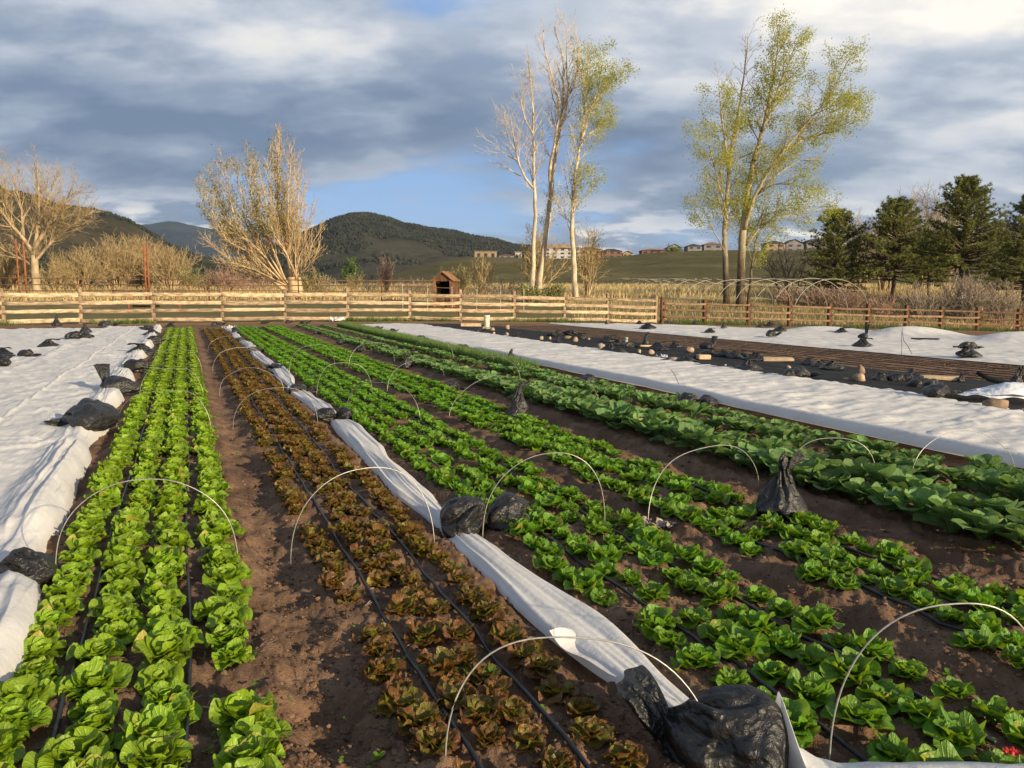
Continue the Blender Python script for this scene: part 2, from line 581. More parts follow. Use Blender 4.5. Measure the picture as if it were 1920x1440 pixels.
M['grass'] = mat('green_grass', (0.095, 0.15, 0.030), 0.7, 0.2, 0.3, 1.0, trans=0.3, attrvar=0.35)
M['drygrass'] = mat('dry_golden_grass', (0.52, 0.40, 0.19), 0.8, 0.1, 0.25, 1.0, trans=0.4, attrvar=0.3)
M['scallion'] = mat('scallion_leaf', (0.095, 0.155, 0.040), 0.5, 0.4, 0.2, 3.0, trans=0.3, tcol=(0.25, 0.42, 0.06), attrvar=0.3)
M['deadleaf'] = mat('dry_dead_leaf', (0.40, 0.34, 0.26), 0.85, 0.1, 0.35, 14.0, 0.5, 40, 0.01, trans=0.15)
M['redscrap'] = mat('red_plastic', (0.50, 0.030, 0.022), 0.45, 0.4, 0.15, 10.0)
M['clod'] = mat('soil_clod', (0.135, 0.082, 0.052), 0.95, 0.05, 0.3, 20.0, attrvar=0.4)
M['goldbark'] = mat('golden_bark', (0.46, 0.335, 0.19), 0.85, 0.12, 0.35, 3.0, 0.7, 14, 0.03, stretch=(1, 1, 0.35))
M['weed'] = mat('brown_weed', (0.15, 0.115, 0.055), 0.9, 0.1, 0.3, 4.0, attrvar=0.4)
M['straw'] = mat('straw_chips', (0.34, 0.25, 0.16), 0.9, 0.1, 0.3, 20.0, attrvar=0.5)
M['white'] = mat('white_plastic', (0.74, 0.76, 0.80), 0.4, 0.4, 0.08, 3.0, 0.4, 12, 0.03)


def cotton_bark():
    """bark colour dark on the butt, paler higher up"""
    m_ = bpy.data.materials.new('cottonwood_bark')
    m_.use_nodes = True
    g = NT(m_.node_tree)
    b = g.n['Principled BSDF']
    b.inputs['Roughness'].default_value = 0.9
    b.inputs['Specular IOR Level'].default_value = 0.1
    tc = g.new('ShaderNodeTexCoord').outputs['Object']
    sp = g.new('ShaderNodeSeparateXYZ')
    g.l.new(tc, sp.inputs[0])
    n = g.noise(g.mapping(tc, scale=(1, 1, 0.3)), 3, 5, 0.65)
    f = g.sstep(g.m('ADD', sp.outputs[2], g.m('MULTIPLY', n, 3.0)), 3.4, 7.5)
    c = g.mix(f, g.mix(g.sstep(n, .35, .65), (0.055, 0.042, 0.030), (0.12, 0.09, 0.062)), g.mix(g.sstep(n, .35, .65), (0.30, 0.24, 0.15), (0.44, 0.37, 0.24)))
    g.put(b.inputs['Base Color'], c)
    g.put(b.inputs['Normal'], g.bump(g.noise(g.mapping(tc, scale=(1, 1, .3)), 12, 4, .65), .8, .04))
    return m_


M['cottonbark'] = cotton_bark()


def crease_bump():
    """crushed creases and a fine weave on the black bags"""
    m_ = M['blackbag']
    g = NT(m_.node_tree)
    b = next(n for n in g.n if n.type == 'BSDF_PRINCIPLED')
    for l in list(b.inputs['Normal'].links):
        g.l.remove(l)
    tc = g.new('ShaderNodeTexCoord').outputs['Object']
    wv = g.mapping(tc, scale=(1, 1, 1))
    v = []
    for sc in (9.0, 21.0):
        n = g.new('ShaderNodeTexVoronoi', feature='F1')
        g.put(n.inputs['Vector'], g.mix(0.12, wv, g.new('ShaderNodeTexNoise').outputs[1]))
        n.inputs['Scale'].default_value = sc
        v.append(n.outputs['Distance'])
    h = g.m('ADD', g.m('ADD', v[0], g.m('MULTIPLY', v[1], 0.45)), g.m('MULTIPLY', g.noise(tc, 260, 2, 0.5), 0.12))
    g.put(b.inputs['Normal'], g.bump(h, 0.75, 0.03))


crease_bump()


def dirty_cover():
    m_ = M['fabric']
    g = NT(m_.node_tree)
    b = next(n for n in g.n if n.type == 'BSDF_PRINCIPLED')
    c = b.inputs['Base Color'].links[0].from_socket
    tc = g.new('ShaderNodeTexCoord').outputs['Object']
    f = g.m('MULTIPLY', g.sstep(g.noise(tc, 1.7, 6, 0.68), 0.54, 0.72), g.sstep(g.noise(tc, 9.0, 4, 0.6), 0.40, 0.65))
    g.put(b.inputs['Base Color'], g.mix(g.m('MULTIPLY', f, 0.45), c, (0.47, 0.38, 0.28)))


dirty_cover()

# ---------------------------------------------------------------- ground sheet
def ground_mat():
    m_ = bpy.data.materials.new('soil_and_pasture')
    m_.use_nodes = True
    g = NT(m_.node_tree)
    g.n.clear()
    out = g.new('ShaderNodeOutputMaterial')
    b = g.new('ShaderNodeBsdfPrincipled')
    b.inputs['Roughness'].default_value = 0.95
    b.inputs['Specular IOR Level'].default_value = 0.1
    g.l.new(b.outputs[0], out.inputs[0])
    tc = g.new('ShaderNodeTexCoord').outputs['Object']
    n0, n1, n2 = g.noise(tc, 1.1, 4, 0.55), g.noise(tc, 9, 6, 0.65), g.noise(tc, 60, 5, 0.7)
    soil = g.mix(g.sstep(n1, 0.3, 0.7), (0.140, 0.084, 0.054), (0.255, 0.158, 0.098))
    soil = g.mix(g.sstep(n2, 0.52, 0.72, 0, 0.55), soil, (0.33, 0.22, 0.145))
    soil = g.mix(g.sstep(n0, 0.42, 0.62, 0, 0.6), soil, (0.105, 0.062, 0.040))
    soil = g.mix(g.sstep(g.noise(tc, 3.1, 5, 0.6), 0.55, 0.70, 0, 0.45), soil, (0.33, 0.225, 0.15))
    a = g.new('ShaderNodeSeparateColor')
    g.l.new(g.attr('var').outputs['Color'], a.inputs[0])
    gr = g.mix(g.sstep(g.noise(tc, 0.6, 5, 0.65), 0.3, 0.7), (0.085, 0.105, 0.036), (0.16, 0.135, 0.065))
    go = g.mix(g.sstep(g.noise(g.mapping(tc, scale=(0.2, 1, 1)), 0.8, 5, 0.65), 0.3, 0.7), (0.42, 0.32, 0.15), (0.58, 0.46, 0.24))
    mu = g.mix(g.sstep(g.noise(tc, 14, 5, 0.7), 0.35, 0.65), (0.17, 0.090, 0.050), (0.36, 0.22, 0.12))
    c = g.mix(a.outputs[2], soil, mu)
    c = g.mix(a.outputs[0], c, gr)
    c = g.mix(a.outputs[1], c, go)
    g.put(b.inputs['Base Color'], c)
    h = g.m('ADD', g.m('MULTIPLY', n1, 0.6), g.m('ADD', g.m('MULTIPLY', n2, 0.6), g.m('MULTIPLY', g.noise(tc, 170, 3, 0.6), 0.25)))
    g.put(b.inputs['Normal'], g.bump(h, 0.9, 0.025))
    return m_


M['ground'] = ground_mat()


def clods(x, y):
    """small soil relief"""
    d = np.hypot(x, y)
    f = 1 - sm(12, 32, d)
    a = 0.030 * fbm(x * 2.2, y * 2.2, 3, 5) - 0.030 * sm(0.15, 0.45, fbm(x * 3.1, y * 2.4, 2, 91))
    e = 0.040 * fbm(x * 9, y * 9, 4, 11, 0.66) * (1 - sm(7, 16, d))
    p = 0.024 * np.maximum(fbm(x * 24, y * 24, 3, 29, 0.7), 0) * (1 - sm(4, 8, d))
    return (a + e + p) * f


def zones(x, y):
    w = y - fence_y(x)
    s, t = to_st(x, y)
    n = fbm(x * 0.35, y * 0.35, 4, 51)
    n2 = fbm(x * 1.3, y * 1.3, 3, 77)
    mulch = sm(-4.5, -2.0, w + 1.0 * n2) * sm(-24, -18, x) * 0.9
    green = sm(-1.7, 0.2, w + 1.2 * n2) * 0.85
    dirt = sm(0.5, 3, w) * (1 - sm(9, 14, w)) * sm(0.0, 0.5, n) * (x < 6) * 0.8
    gold = sm(12, 20, w + 5 * n)
    green = np.clip(green * (1 - dirt * 0.8), 0, 1)
    return np.stack((green, gold, np.clip(mulch * (1 - sm(1.5, 6, w)) + dirt * 0.7, 0, 1), np.ones_like(x)), -1)


def build_ground():
    mb = MB()
    ang = np.concatenate((np.linspace(-180, -58, 50, endpoint=False), np.linspace(-58, 58, 860), np.linspace(58, 180, 51)[1:])) * math.pi / 180
    rad = np.concatenate((np.geomspace(0.25, 1.2, 14, endpoint=False), np.geomspace(1.2, 14, 360, endpoint=False), np.geomspace(14, 110, 190, endpoint=False), np.geomspace(110, 12000, 46)))
    Rr, A = np.meshgrid(rad, ang, indexing='ij')
    x, y = np.sin(A) * Rr, np.cos(A) * Rr
    z = ground(x, y) + clods(x, y)
    V = np.stack((x, y, z), -1)
    mb.grid(V[:, ::-1], zones(x, y)[:, ::-1])
    o = mb.build('ground', M['ground'])
    tag(o, kind='structure')


build_ground()


# ---------------------------------------------------------------- hills and the far mountain
def hill_mat(name, c1, c2, c3, sc):
    m_ = bpy.data.materials.new(name)
    m_.use_nodes = True
    g = NT(m_.node_tree)
    g.n.clear()
    out = g.new('ShaderNodeOutputMaterial')
    b = g.new('ShaderNodeBsdfDiffuse')
    g.l.new(b.outputs[0], out.inputs[0])
    tc = g.new('ShaderNodeTexCoord').outputs['Object']
    a = g.noise(tc, sc, 6, 0.62)
    d = g.noise(g.mapping(tc, scale=(1, 1, 2.5)), sc * 9, 5, 0.65)
    c = g.mix(g.sstep(a, 0.35, 0.65), c1, c2)
    c = g.mix(g.sstep(d, 0.50, 0.66), c, c3)
    g.put(b.inputs[0], c)
    return m_


class Hill:
    """terrain in polar form: a crest whose outline is given by pixels, at a distance"""
    def __init__(self, prof, r0, rc, r1, amp, nsc, seed, base=2.0, back=0.3, p=1.0):
        self.a = np.array([math.atan2((ray(px, py))[0], (ray(px, py))[1]) for px, py in prof])
        self.h = np.array([CH + ray(px, py)[2] / math.hypot(*ray(px, py)[:2]) * rc for px, py in prof])
        self.r0, self.rc, self.r1, self.amp, self.nsc, self.seed, self.base, self.back, self.p = r0, rc, r1, amp, nsc, seed, base, back, p

    def z(self, x, y):
        r, a = np.hypot(x, y), np.arctan2(x, y)
        pk = np.interp(a, self.a, self.h)
        up = np.clip((r - self.r0) / (self.rc - self.r0), 0, 1) ** self.p
        up = up * up * (3 - 2 * up) * 0.6 + up * 0.4
        dn = 1 - (1 - self.back) * sm(self.rc, self.r1, r)
        n = fbm(x / self.nsc, y / self.nsc, 5, self.seed) * self.amp * np.sin(math.pi * np.clip((r - self.r0) / (self.rc - self.r0), 0, 1)) * 1.0
        n = n + 0.12 * self.amp * fbm(x / self.nsc * 7, y / self.nsc * 7, 3, self.seed + 3) * (r > self.r0)
        return self.base + (pk - self.base) * up * dn + n - 3 * (r <= self.r0 * 1.02)

    def build(self, name, m_, na, nr):
        a = np.linspace(self.a[0], self.a[-1], na)
        r = np.concatenate((np.linspace(self.r0, self.rc, nr, endpoint=False), np.linspace(self.rc, self.r1, nr // 3)))
        Rr, A = np.meshgrid(r, a, indexing='ij')
        x, y = np.sin(A) * Rr, np.cos(A) * Rr
        mb = MB()
        mb.grid(np.stack((x, y, self.z(x, y)), -1)[:, ::-1])
        return tag(mb.build(name, m_), kind='structure')


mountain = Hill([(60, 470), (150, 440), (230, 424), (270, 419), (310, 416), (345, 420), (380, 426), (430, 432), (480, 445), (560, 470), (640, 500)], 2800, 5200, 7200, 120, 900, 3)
mountain.build('far_mountain', hill_mat('hazed_mountain_forest', (0.024, 0.034, 0.042), (0.034, 0.045, 0.055), (0.018, 0.026, 0.034), 0.003), 120, 60)  # haze blue and cloud shade are put into the mountain's colour
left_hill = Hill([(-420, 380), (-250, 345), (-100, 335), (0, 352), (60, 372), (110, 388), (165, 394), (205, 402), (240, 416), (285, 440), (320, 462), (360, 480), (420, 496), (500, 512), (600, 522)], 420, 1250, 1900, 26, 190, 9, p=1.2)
left_hill.build('left_hill', hill_mat('scrubby_hillside', (0.040, 0.040, 0.022), (0.072, 0.056, 0.036), (0.022, 0.026, 0.016), 0.012), 260, 110)  # cloud shade over this hill is put into its dark colours
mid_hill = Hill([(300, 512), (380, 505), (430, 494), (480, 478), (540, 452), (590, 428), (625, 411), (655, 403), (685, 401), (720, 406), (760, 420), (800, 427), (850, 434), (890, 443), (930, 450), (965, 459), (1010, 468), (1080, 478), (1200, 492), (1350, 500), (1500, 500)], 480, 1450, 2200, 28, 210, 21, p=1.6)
mid_hill.build('middle_hill', hill_mat('forested_hillside', (0.043, 0.043, 0.031), (0.060, 0.055, 0.040), (0.032, 0.034, 0.026), 0.010), 300, 130)  # colours darkened to carry the cloud shade lying on the hill
grass_hill = Hill([(560, 540), (640, 533), (700, 524), (760, 508), (820, 493), (880, 486), (950, 486), (1040, 487), (1120, 486), (1180, 483), (1250, 476), (1320, 474), (1420, 472), (1500, 470), (1620, 462), (1760, 448), (1880, 434), (2100, 420), (2400, 415)], 112, 395, 620, 1.6, 38, 33, back=1.0, p=0.9)
grass_hill.build('grassy_hill', hill_mat('grazed_hillside', (0.098, 0.092, 0.046), (0.145, 0.125, 0.068), (0.078, 0.074, 0.038), 0.035), 240, 110)


def forest(hill, name, n, px0, px1, lo, size, seed, thresh, label):
    rg = np.random.default_rng(seed)
    a0, a1 = math.atan2((px0 - 960), F * 1.0), math.atan2((px1 - 960), F * 1.0)
    a = rg.uniform(a0, a1, n * 6)
    u = rg.uniform(lo, 1.03, n * 6) ** 0.8
    r = hill.r0 + (hill.rc - hill.r0) * u
    x, y = np.sin(a) * r, np.cos(a) * r
    dn = fbm(x / 130, y / 130, 4, seed) + 0.45 * (u - 0.7)
    k = dn > thresh + rg.uniform(-.12, .12, len(a))
    x, y = x[k][:n], y[k][:n]
    z = hill.z(x, y)
    N = len(x)
    h = size * rg.uniform(0.6, 1.4, N)
    w = h * rg.uniform(0.28, 0.5, N)
    th = np.arange(5) * 2 * math.pi / 5
    rings = ((-0.05, 0.55), (0.22, 1.0), (0.58, 0.72), (0.88, 0.28))
    V = np.zeros((N, 21, 3))
    for i, (hz, rw) in enumerate(rings):
        j = rg.uniform(0.65, 1.3, (N, 5))
        V[:, i * 5:i * 5 + 5, 0] = x[:, None] + np.cos(th) * w[:, None] * rw * j
        V[:, i * 5:i * 5 + 5, 1] = y[:, None] + np.sin(th) * w[:, None] * rw * j
        V[:, i * 5:i * 5 + 5, 2] = (z + h * hz)[:, None]
    V[:, 20] = np.stack((x, y, z + h), 1)
    Q = [(i * 5 + j, i * 5 + (j + 1) % 5, i * 5 + 5 + (j + 1) % 5, i * 5 + 5 + j) for i in range(3) for j in range(5)]
    T = [(15 + j, 15 + (j + 1) % 5, 20) for j in range(5)]
    off = (np.arange(N) * 21)[:, None, None]
    mb = MB()
    av = np.repeat(rg.uniform(0, 1, N), 21)
    mb.add(V.reshape(-1, 3), (np.array(Q)[None] + off), (np.array(T)[None] + off), np.stack((av, av, av, np.ones_like(av)), 1))
    tag(mb.build(name, M['forest']), label, 'forest', kind='stuff')


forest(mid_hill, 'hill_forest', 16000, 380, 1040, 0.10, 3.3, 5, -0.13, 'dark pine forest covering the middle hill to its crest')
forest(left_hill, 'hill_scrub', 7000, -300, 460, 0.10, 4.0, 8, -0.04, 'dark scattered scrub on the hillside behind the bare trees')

# ---------------------------------------------------------------- white covers
def cover_sheet(name, smin, smax, tmin, tmax, ns, nt, hf, label, edge=None):
    """a cloth lying over the ground; hf(s, t) is its lift above the soil"""
    q = np.linspace(0, 1, ns)
    S, Tt = np.meshgrid(1 - (1 - q) ** edge if edge else q, np.geomspace(tmin + 3, tmax + 3, nt) - 3, indexing='ij')
    a = smin(Tt[0]) if callable(smin) else np.full(nt, smin)
    b = smax(Tt[0]) if callable(smax) else np.full(nt, smax)
    s = a[None] + (b - a)[None] * S
    x, y = to_xy(s, Tt)
    z = ground(x, y) + 0.02 + hf(s, Tt, S)
    mb = MB()
    mb.grid(np.stack((x, y, z), -1))
    o = mb.build(name, M['fabric'])
    return tag(o, label, 'row cover')


LBAGS_T = (4.75, 8.35, 10.6, 12.6, 15.4, 18.6, 21.8, 25.0, 29.0, 33.5)


def near_bag(t, pts, w):
    d = np.min(np.abs(t[..., None] - np.array(pts)), -1)
    return np.exp(-(d / w) ** 2), d


def left_edge(t):
    k, _ = near_bag(t, LBAGS_T, 0.6)
    return -0.80 + 0.15 * (1 - sm(3.4, 7.0, t)) - 0.10 * k - 0.004 * t + 0.03 * fbm(t * 1.4, t * 0, 2, 4)


def left_h(s, t, S):
    e = left_edge(t)
    d = e - s                                   # distance in from the bed side edge
    k, dist = near_bag(t, LBAGS_T, 0.55)
    fan = ridge(t * 0.9 + 0.0 * s, s * 9.0 + 2.0 * np.sin(t * 1.3), 3, 9)
    fold = ridge(s * 15 + 0.7 * fbm(t * 0.8, s * 2, 2, 3), t * 0.5, 2, 14)
    roll = sm(0.0, 0.10, d) * (1 - sm(0.16, 0.46, d))
    z = roll * (0.105 - 0.060 * k) * (0.70 + 0.45 * fold) + 0.020 * fold * np.exp(-np.maximum(d - 0.1, 0) / 0.30) * sm(0, .06, d)
    for i, tb in enumerate(LBAGS_T[:7]):           # tension folds running out from each bag
        ds, dt = s + 0.98, t - tb
        rr = np.hypot(ds, dt)
        an = np.arctan2(dt, -ds)
        z = z + 0.050 * ridge(an * 3.1 + i * 7.3, 0.25 * rr + i, 2, 9 + i) ** 2 * np.exp(-rr / 1.1) * sm(0.10, 0.45, rr) * sm(0.0, 0.25, d)
    sw = fbm(s * 0.9 + 0.25 * t, t * 0.35, 3, 41)
    z = z + 0.030 * crumple(s * 1.9, t * 0.8, 0 * s, 8, 0.7) * sm(0.3, 0.9, d)
    z = z + 0.045 * np.maximum(sw + 0.1, 0) * sm(0.3, 1.0, d)
    z = z + 0.060 * ridge(s * 1.6 + t * 0.55, t * 0.30 - s * 0.2, 4, 61) ** 2 * sm(0.25, 0.8, d)
    z = z + 0.016 * fbm(s * 6, t * 4, 4, 67) + 0.022 * ridge(s * 3.2 - t * 0.8, t * 1.3 + s * .6, 3, 68) ** 2
    seam = np.exp(-((s + 1.95 + 0.02 * np.sin(t)) / 0.022) ** 2)
    z = z + 0.020 * seam
    lap = sm(-3.05, -2.95, s + 0.05 * np.sin(t * 0.9))
    z = z + 0.03 * lap + 0.05 * np.exp(-((s + 2.92 + 0.05 * np.sin(t * 0.9)) / 0.10) ** 2) * (0.5 + 0.6 * fbm(t * 0.7, s, 2, 2))
    return np.maximum(z, 0.0) * sm(-0.005, 0.03, d) - 0.03 * (1 - sm(-0.005, 0.02, d))


cover_sheet('row_cover', -12.5, left_edge, 1.2, 34.6, 560, 640, left_h, 'wide wrinkled white row cover lying beside the bright green lettuce bed', 2.2)


def mid_front(t):
    return 6.18 + 0.018 * t + 0.03 * np.sin(t * 0.8) + 0.02 * fbm(t * 2, t * 0, 2, 5)


def mid_h(s, t, S):
    d = s - mid_front(t)
    e = 9.95 + 0.008 * t - s
    roll = np.sqrt(np.clip(1 - ((d - 0.12) / 0.13) ** 2, 0, 1)) * (0.17 + 0.02 * fbm(t * 1.5, d, 2, 8)) * (1 - sm(16, 22, t))
    rip = ridge(s * 0.85 + t * 0.42, t * 1.5 - s * 0.35, 3, 71)
    z = roll + (0.030 * rip ** 2 * sm(0.3, 0.9, d) + 0.03 * np.maximum(fbm(s * .8, t * .5, 3, 75), 0)) * (0.25 + 0.75 * sm(0, .5, e))
    z = z + (0.040 * ridge(s * 0.55 + t * 0.5, t * 2.5 - s * 0.7, 4, 78) ** 2.5 + 0.030 * ridge(s * 1.6 + t * 1.1, t * 5.2 - s * 1.3, 3, 80) ** 3 + 0.020 * crumple(s * 1.2, t * 2.6, 0 * s, 5, 0.8)) * sm(0.28, 0.55, d)
    return z - 0.03 * (1 - sm(0, 0.02, e)) - 0.03 * (1 - sm(-0.03, 0.0, d))


cover_sheet('row_cover', mid_front, lambda t: 9.95 + 0.008 * t + 0.08 * np.sin(t * 1.1), 1.6, 35.3, 330, 460, mid_h, 'long rippled white row cover between the bok choy bed and the black ground cloth')


def right_h(s, t, S):
    d, e = s - 17.45, S
    k = sm(0.62, 0.74, S) * (1 - sm(0.92, 1.0, S))
    hoop = 0.5 + 0.5 * np.cos((t - 2.0) * 2 * math.pi / 4.3)
    arch = np.sin(math.pi * np.clip((S - 0.6) / 0.4, 0, 1)) ** 0.7
    z = k * arch * (0.20 + 0.28 * hoop ** 2) * (1 - sm(26, 30, t))
    z = z + 0.07 * ridge(s * 0.7 + t * 0.3, t * 0.9 - s * 0.3, 3, 91) * (1 - k * 0.8) * sm(0, 0.05, S)
    z = z + 0.02 * fbm(s * 5, t * 4, 3, 95)
    return z * sm(0, 0.01, S) - 0.02 * (S > 0.995)


def right_far(t):
    return np.interp(t, (3, 12, 18, 22, 26, 30, 34, 36), (33, 33, 33, 32, 31, 29, 26, 21.5))


cover_sheet('row_cover', lambda t: 17.45 + 0.04 * np.sin(t * 1.3), right_far, 4.0, 36.2, 300, 420, right_h, 'white row cover raised into low humps, running under the red-brown fence')


def strip():
    """gathered white cloth lying in the path between two beds"""
    pinch = (1.9, 4.55, 8.95, 12.6, 16.2, 20.6, 24.5, 28.5, 32)
    t = np.concatenate((np.linspace(1.6, 16, 330), np.linspace(16.1, 33.5, 150)))
    k, dist = near_bag(t, pinch, 0.55)
    w = (0.135 - 0.055 * k) * (1 + 0.25 * fbm(t * 1.7, t * 0, 2, 6)) * np.where(t > 12, 0.95, 1.0)
    cs = 1.50 + 0.035 * np.sin(t * 0.9 + 0.5) + 0.03 * fbm(t * 0.9, t * 0 + 3, 2, 9)
    u = np.linspace(-1.0, 1.0, 41)
    U, Tt = np.meshgrid(u, t, indexing='ij')
    s = cs[None] + U * w[None]
    fold = ridge(U * 2.1 + 0.6 * fbm(Tt * 0.7, U * 1.5, 2, 8), Tt * 0.35, 2, 23)
    prof = np.sqrt(np.clip(1 - np.abs(U) ** 2.4, 0, 1))
    z = prof * (0.050 + 0.045 * fold) * (1 - 0.35 * k[None]) + 0.005
    x, y = to_xy(s, Tt)
    mb = MB()
    mb.grid(np.stack((x, y, ground(x, y) + z), -1))
    o = mb.build('gathered_cover', M['fabric'])
    tag(o, 'long gathered white cloth strip between the red lettuce and the green lettuce', 'row cover')
    # a loose flap thrown out on the red lettuce side
    b = MB()
    U, W = np.meshgrid(np.linspace(0, 1, 16), np.linspace(0, 1, 12), indexing='ij')
    P = (np.array(at(1088, 1205)) * (1 - W)[..., None] + np.array(at(1165, 1290)) * W[..., None])
    Q = (np.array(at(1030, 1212)) * (1 - W)[..., None] + np.array(at(1118, 1284)) * (W ** 1.0)[..., None])
    U = U * (0.25 + 0.75 * (1 - W) ** 0.8)
    V = P * (1 - U)[..., None] + Q * U[..., None]
    V[..., 2] += 0.015 + 0.035 * (1 - U) + 0.025 * np.sin(W * 9 + U * 3) * (0.3 + U * .7) * (1 - W) + 0.05 * U * (1 - W) ** 3
    b.grid(V)
    tag(b.build('cloth_flap', M['fabric']), 'short loose white cloth flap sticking out beside the gathered strip', 'cloth')


strip()


def near_cloth():
    """end of another cover heaped at the near edge of the green bed"""
    b = MB()
    U, W = np.meshgrid(np.linspace(0, 1, 60), np.linspace(0, 1, 24), indexing='ij')
    px = [at(x_, y_) for x_, y_ in ((1452, 1432), (1492, 1480), (1580, 1502), (1720, 1502), (1960, 1500))]
    xs = np.interp(U, (0, 0.15, 0.4, 0.7, 1), [q[0] for q in px])
    ys = np.interp(U, (0, 0.15, 0.4, 0.7, 1), [q[1] for q in px]) - (W - 0.35) * np.interp(U, (0, .2), (.10, .40))
    h = np.sin(math.pi * np.clip(W, 0.02, 0.98)) ** 0.8
    z = h * (np.interp(U, (0, 0.07, 0.14, 0.3, 0.6, 1), (0.22, 0.17, 0.11, 0.07, 0.085, 0.08)) + 0.03 * ridge(U * 5, W * 1.5, 2, 4))
    b.grid(np.stack((xs, ys, ground(xs, ys) + 0.012 + z), -1))
    tag(b.build('cover_end', M['fabric']), 'crumpled white cloth end behind the biggest black sandbag at the near edge of the field', 'row cover')


near_cloth()


# ---------------------------------------------------------------- black ground cloth, tilled bed
def black_cloth():
    S, Tt = np.meshgrid(np.linspace(0, 1, 120), np.geomspace(6, 38, 260) - 2.5, indexing='ij')
    s = 9.6 + (13.0 - 9.6) * S
    x, y = to_xy(s, Tt)
    z = ground(x, y) + 0.016 + 0.035 * ridge(s * 1.4 + 0.2 * Tt, Tt * 0.25, 3, 41) * sm(0, .05, S) * (1 - sm(0.97, 1, S))
    b = MB()
    b.grid(np.stack((x, y, z), -1))
    tag(b.build('ground_cloth', M['blackcloth']), 'black ground cloth weighted with sandbags and stones beyond the middle white cover', 'ground cloth')


black_cloth()


def line_tube(name, s, t0, t1, r, label, cat, group, amp=0.03, seed=0, lift=0.012, m_='drip'):
    n = max(30, int((t1 - t0) * 7))
    t = np.linspace(t0, t1, n)
    ss = s + amp * fbm(t * 0.55, t * 0 + seed * 3.3, 3, seed)
    x, y = to_xy(ss, t)
    z = ground(x, y) + clods(x, y) * 0.6 + lift + r
    b = MB().tube(np.stack((x, y, z), 1), r, 8)
    return tag(b.build(name, M[m_]), label, cat, group)


for i, (s, t0, t1, lab) in enumerate((
        (-0.47, 1.5, 33, 'black drip line between the two rows of bright lettuce nearest the left white cover'),
        (-0.06, 1.5, 33, 'black drip line between the two rows of bright lettuce nearest the bare path'),
        (0.75, 1.5, 32, 'black drip line in the red lettuce on the side of the bare path'),
        (1.07, 1.5, 32, 'black drip line in the red lettuce on the side of the gathered white strip'),
        (1.88, 1.5, 33, 'black drip line in the green lettuce nearest the gathered white strip'),
        (2.33, 1.5, 33, 'black drip line between the third and fourth green lettuce rows from the gathered strip'),
        (3.00, 1.5, 33, 'black drip line in the sparse green lettuce past the second bare path'),
        (3.40, 1.5, 33, 'black drip line among the last green lettuce row before the bok choy'),
        (4.92, 2.5, 30, 'black drip line through the gap in the middle of the bok choy bed'),
        (5.93, 2.5, 30, 'black drip line in the bok choy at the foot of the rolled white cover edge'))):
    line_tube('drip_line', s, t0, t1, 0.0085, lab, 'drip line', 'drip lines in the beds', seed=i)
for i in range(9):
    line_tube('drip_line', 13.35 + i * 0.48, 7.0, 33.5, 0.009, 'black drip line on the bare tilled bed', 'drip line', 'parallel drip lines on the tilled bed', 0.14, 30 + i, 0.012)


# ---------------------------------------------------------------- wire hoops
def hoop(px_l, px_r, top_y, label, r=0.0028, group='wire hoops over the beds'):
    A, B = np.array(at(*px_l)), np.array(at(*px_r))
    mid = (A + B) / 2
    Y = mid[1]
    d = ray((px_l[0] + px_r[0]) / 2, top_y)
    H = max(0.25, CH + d[2] / d[1] * Y - mid[2])
    th = np.linspace(0, math.pi, 40)
    c = -np.cos(th)
    P = mid[None] + (B - A)[None] / 2 * (np.sign(c) * np.abs(c) ** 0.85)[:, None]
    P[:, 2] += H * np.sin(th) ** 0.8 - 0.02
    rg = np.random.default_rng(int(px_l[0] * 7 + px_l[1]))
    ln, tw = rg.normal(0, .05), rg.normal(0, .02)
    P[:, :2] += np.array((math.sin(AZ), math.cos(AZ)))[None] * (ln * np.sin(th) ** 1.5 + tw * np.sin(th * 2))[:, None]
    P[:, 2] += rg.normal(0, .014) * np.sin(th * 2) + rg.normal(0, .006) * np.sin(th * 5)
    o = MB().tube(P, r, 6).build('wire_hoop', M['wire'])
    return tag(o, label, 'wire hoop', group)


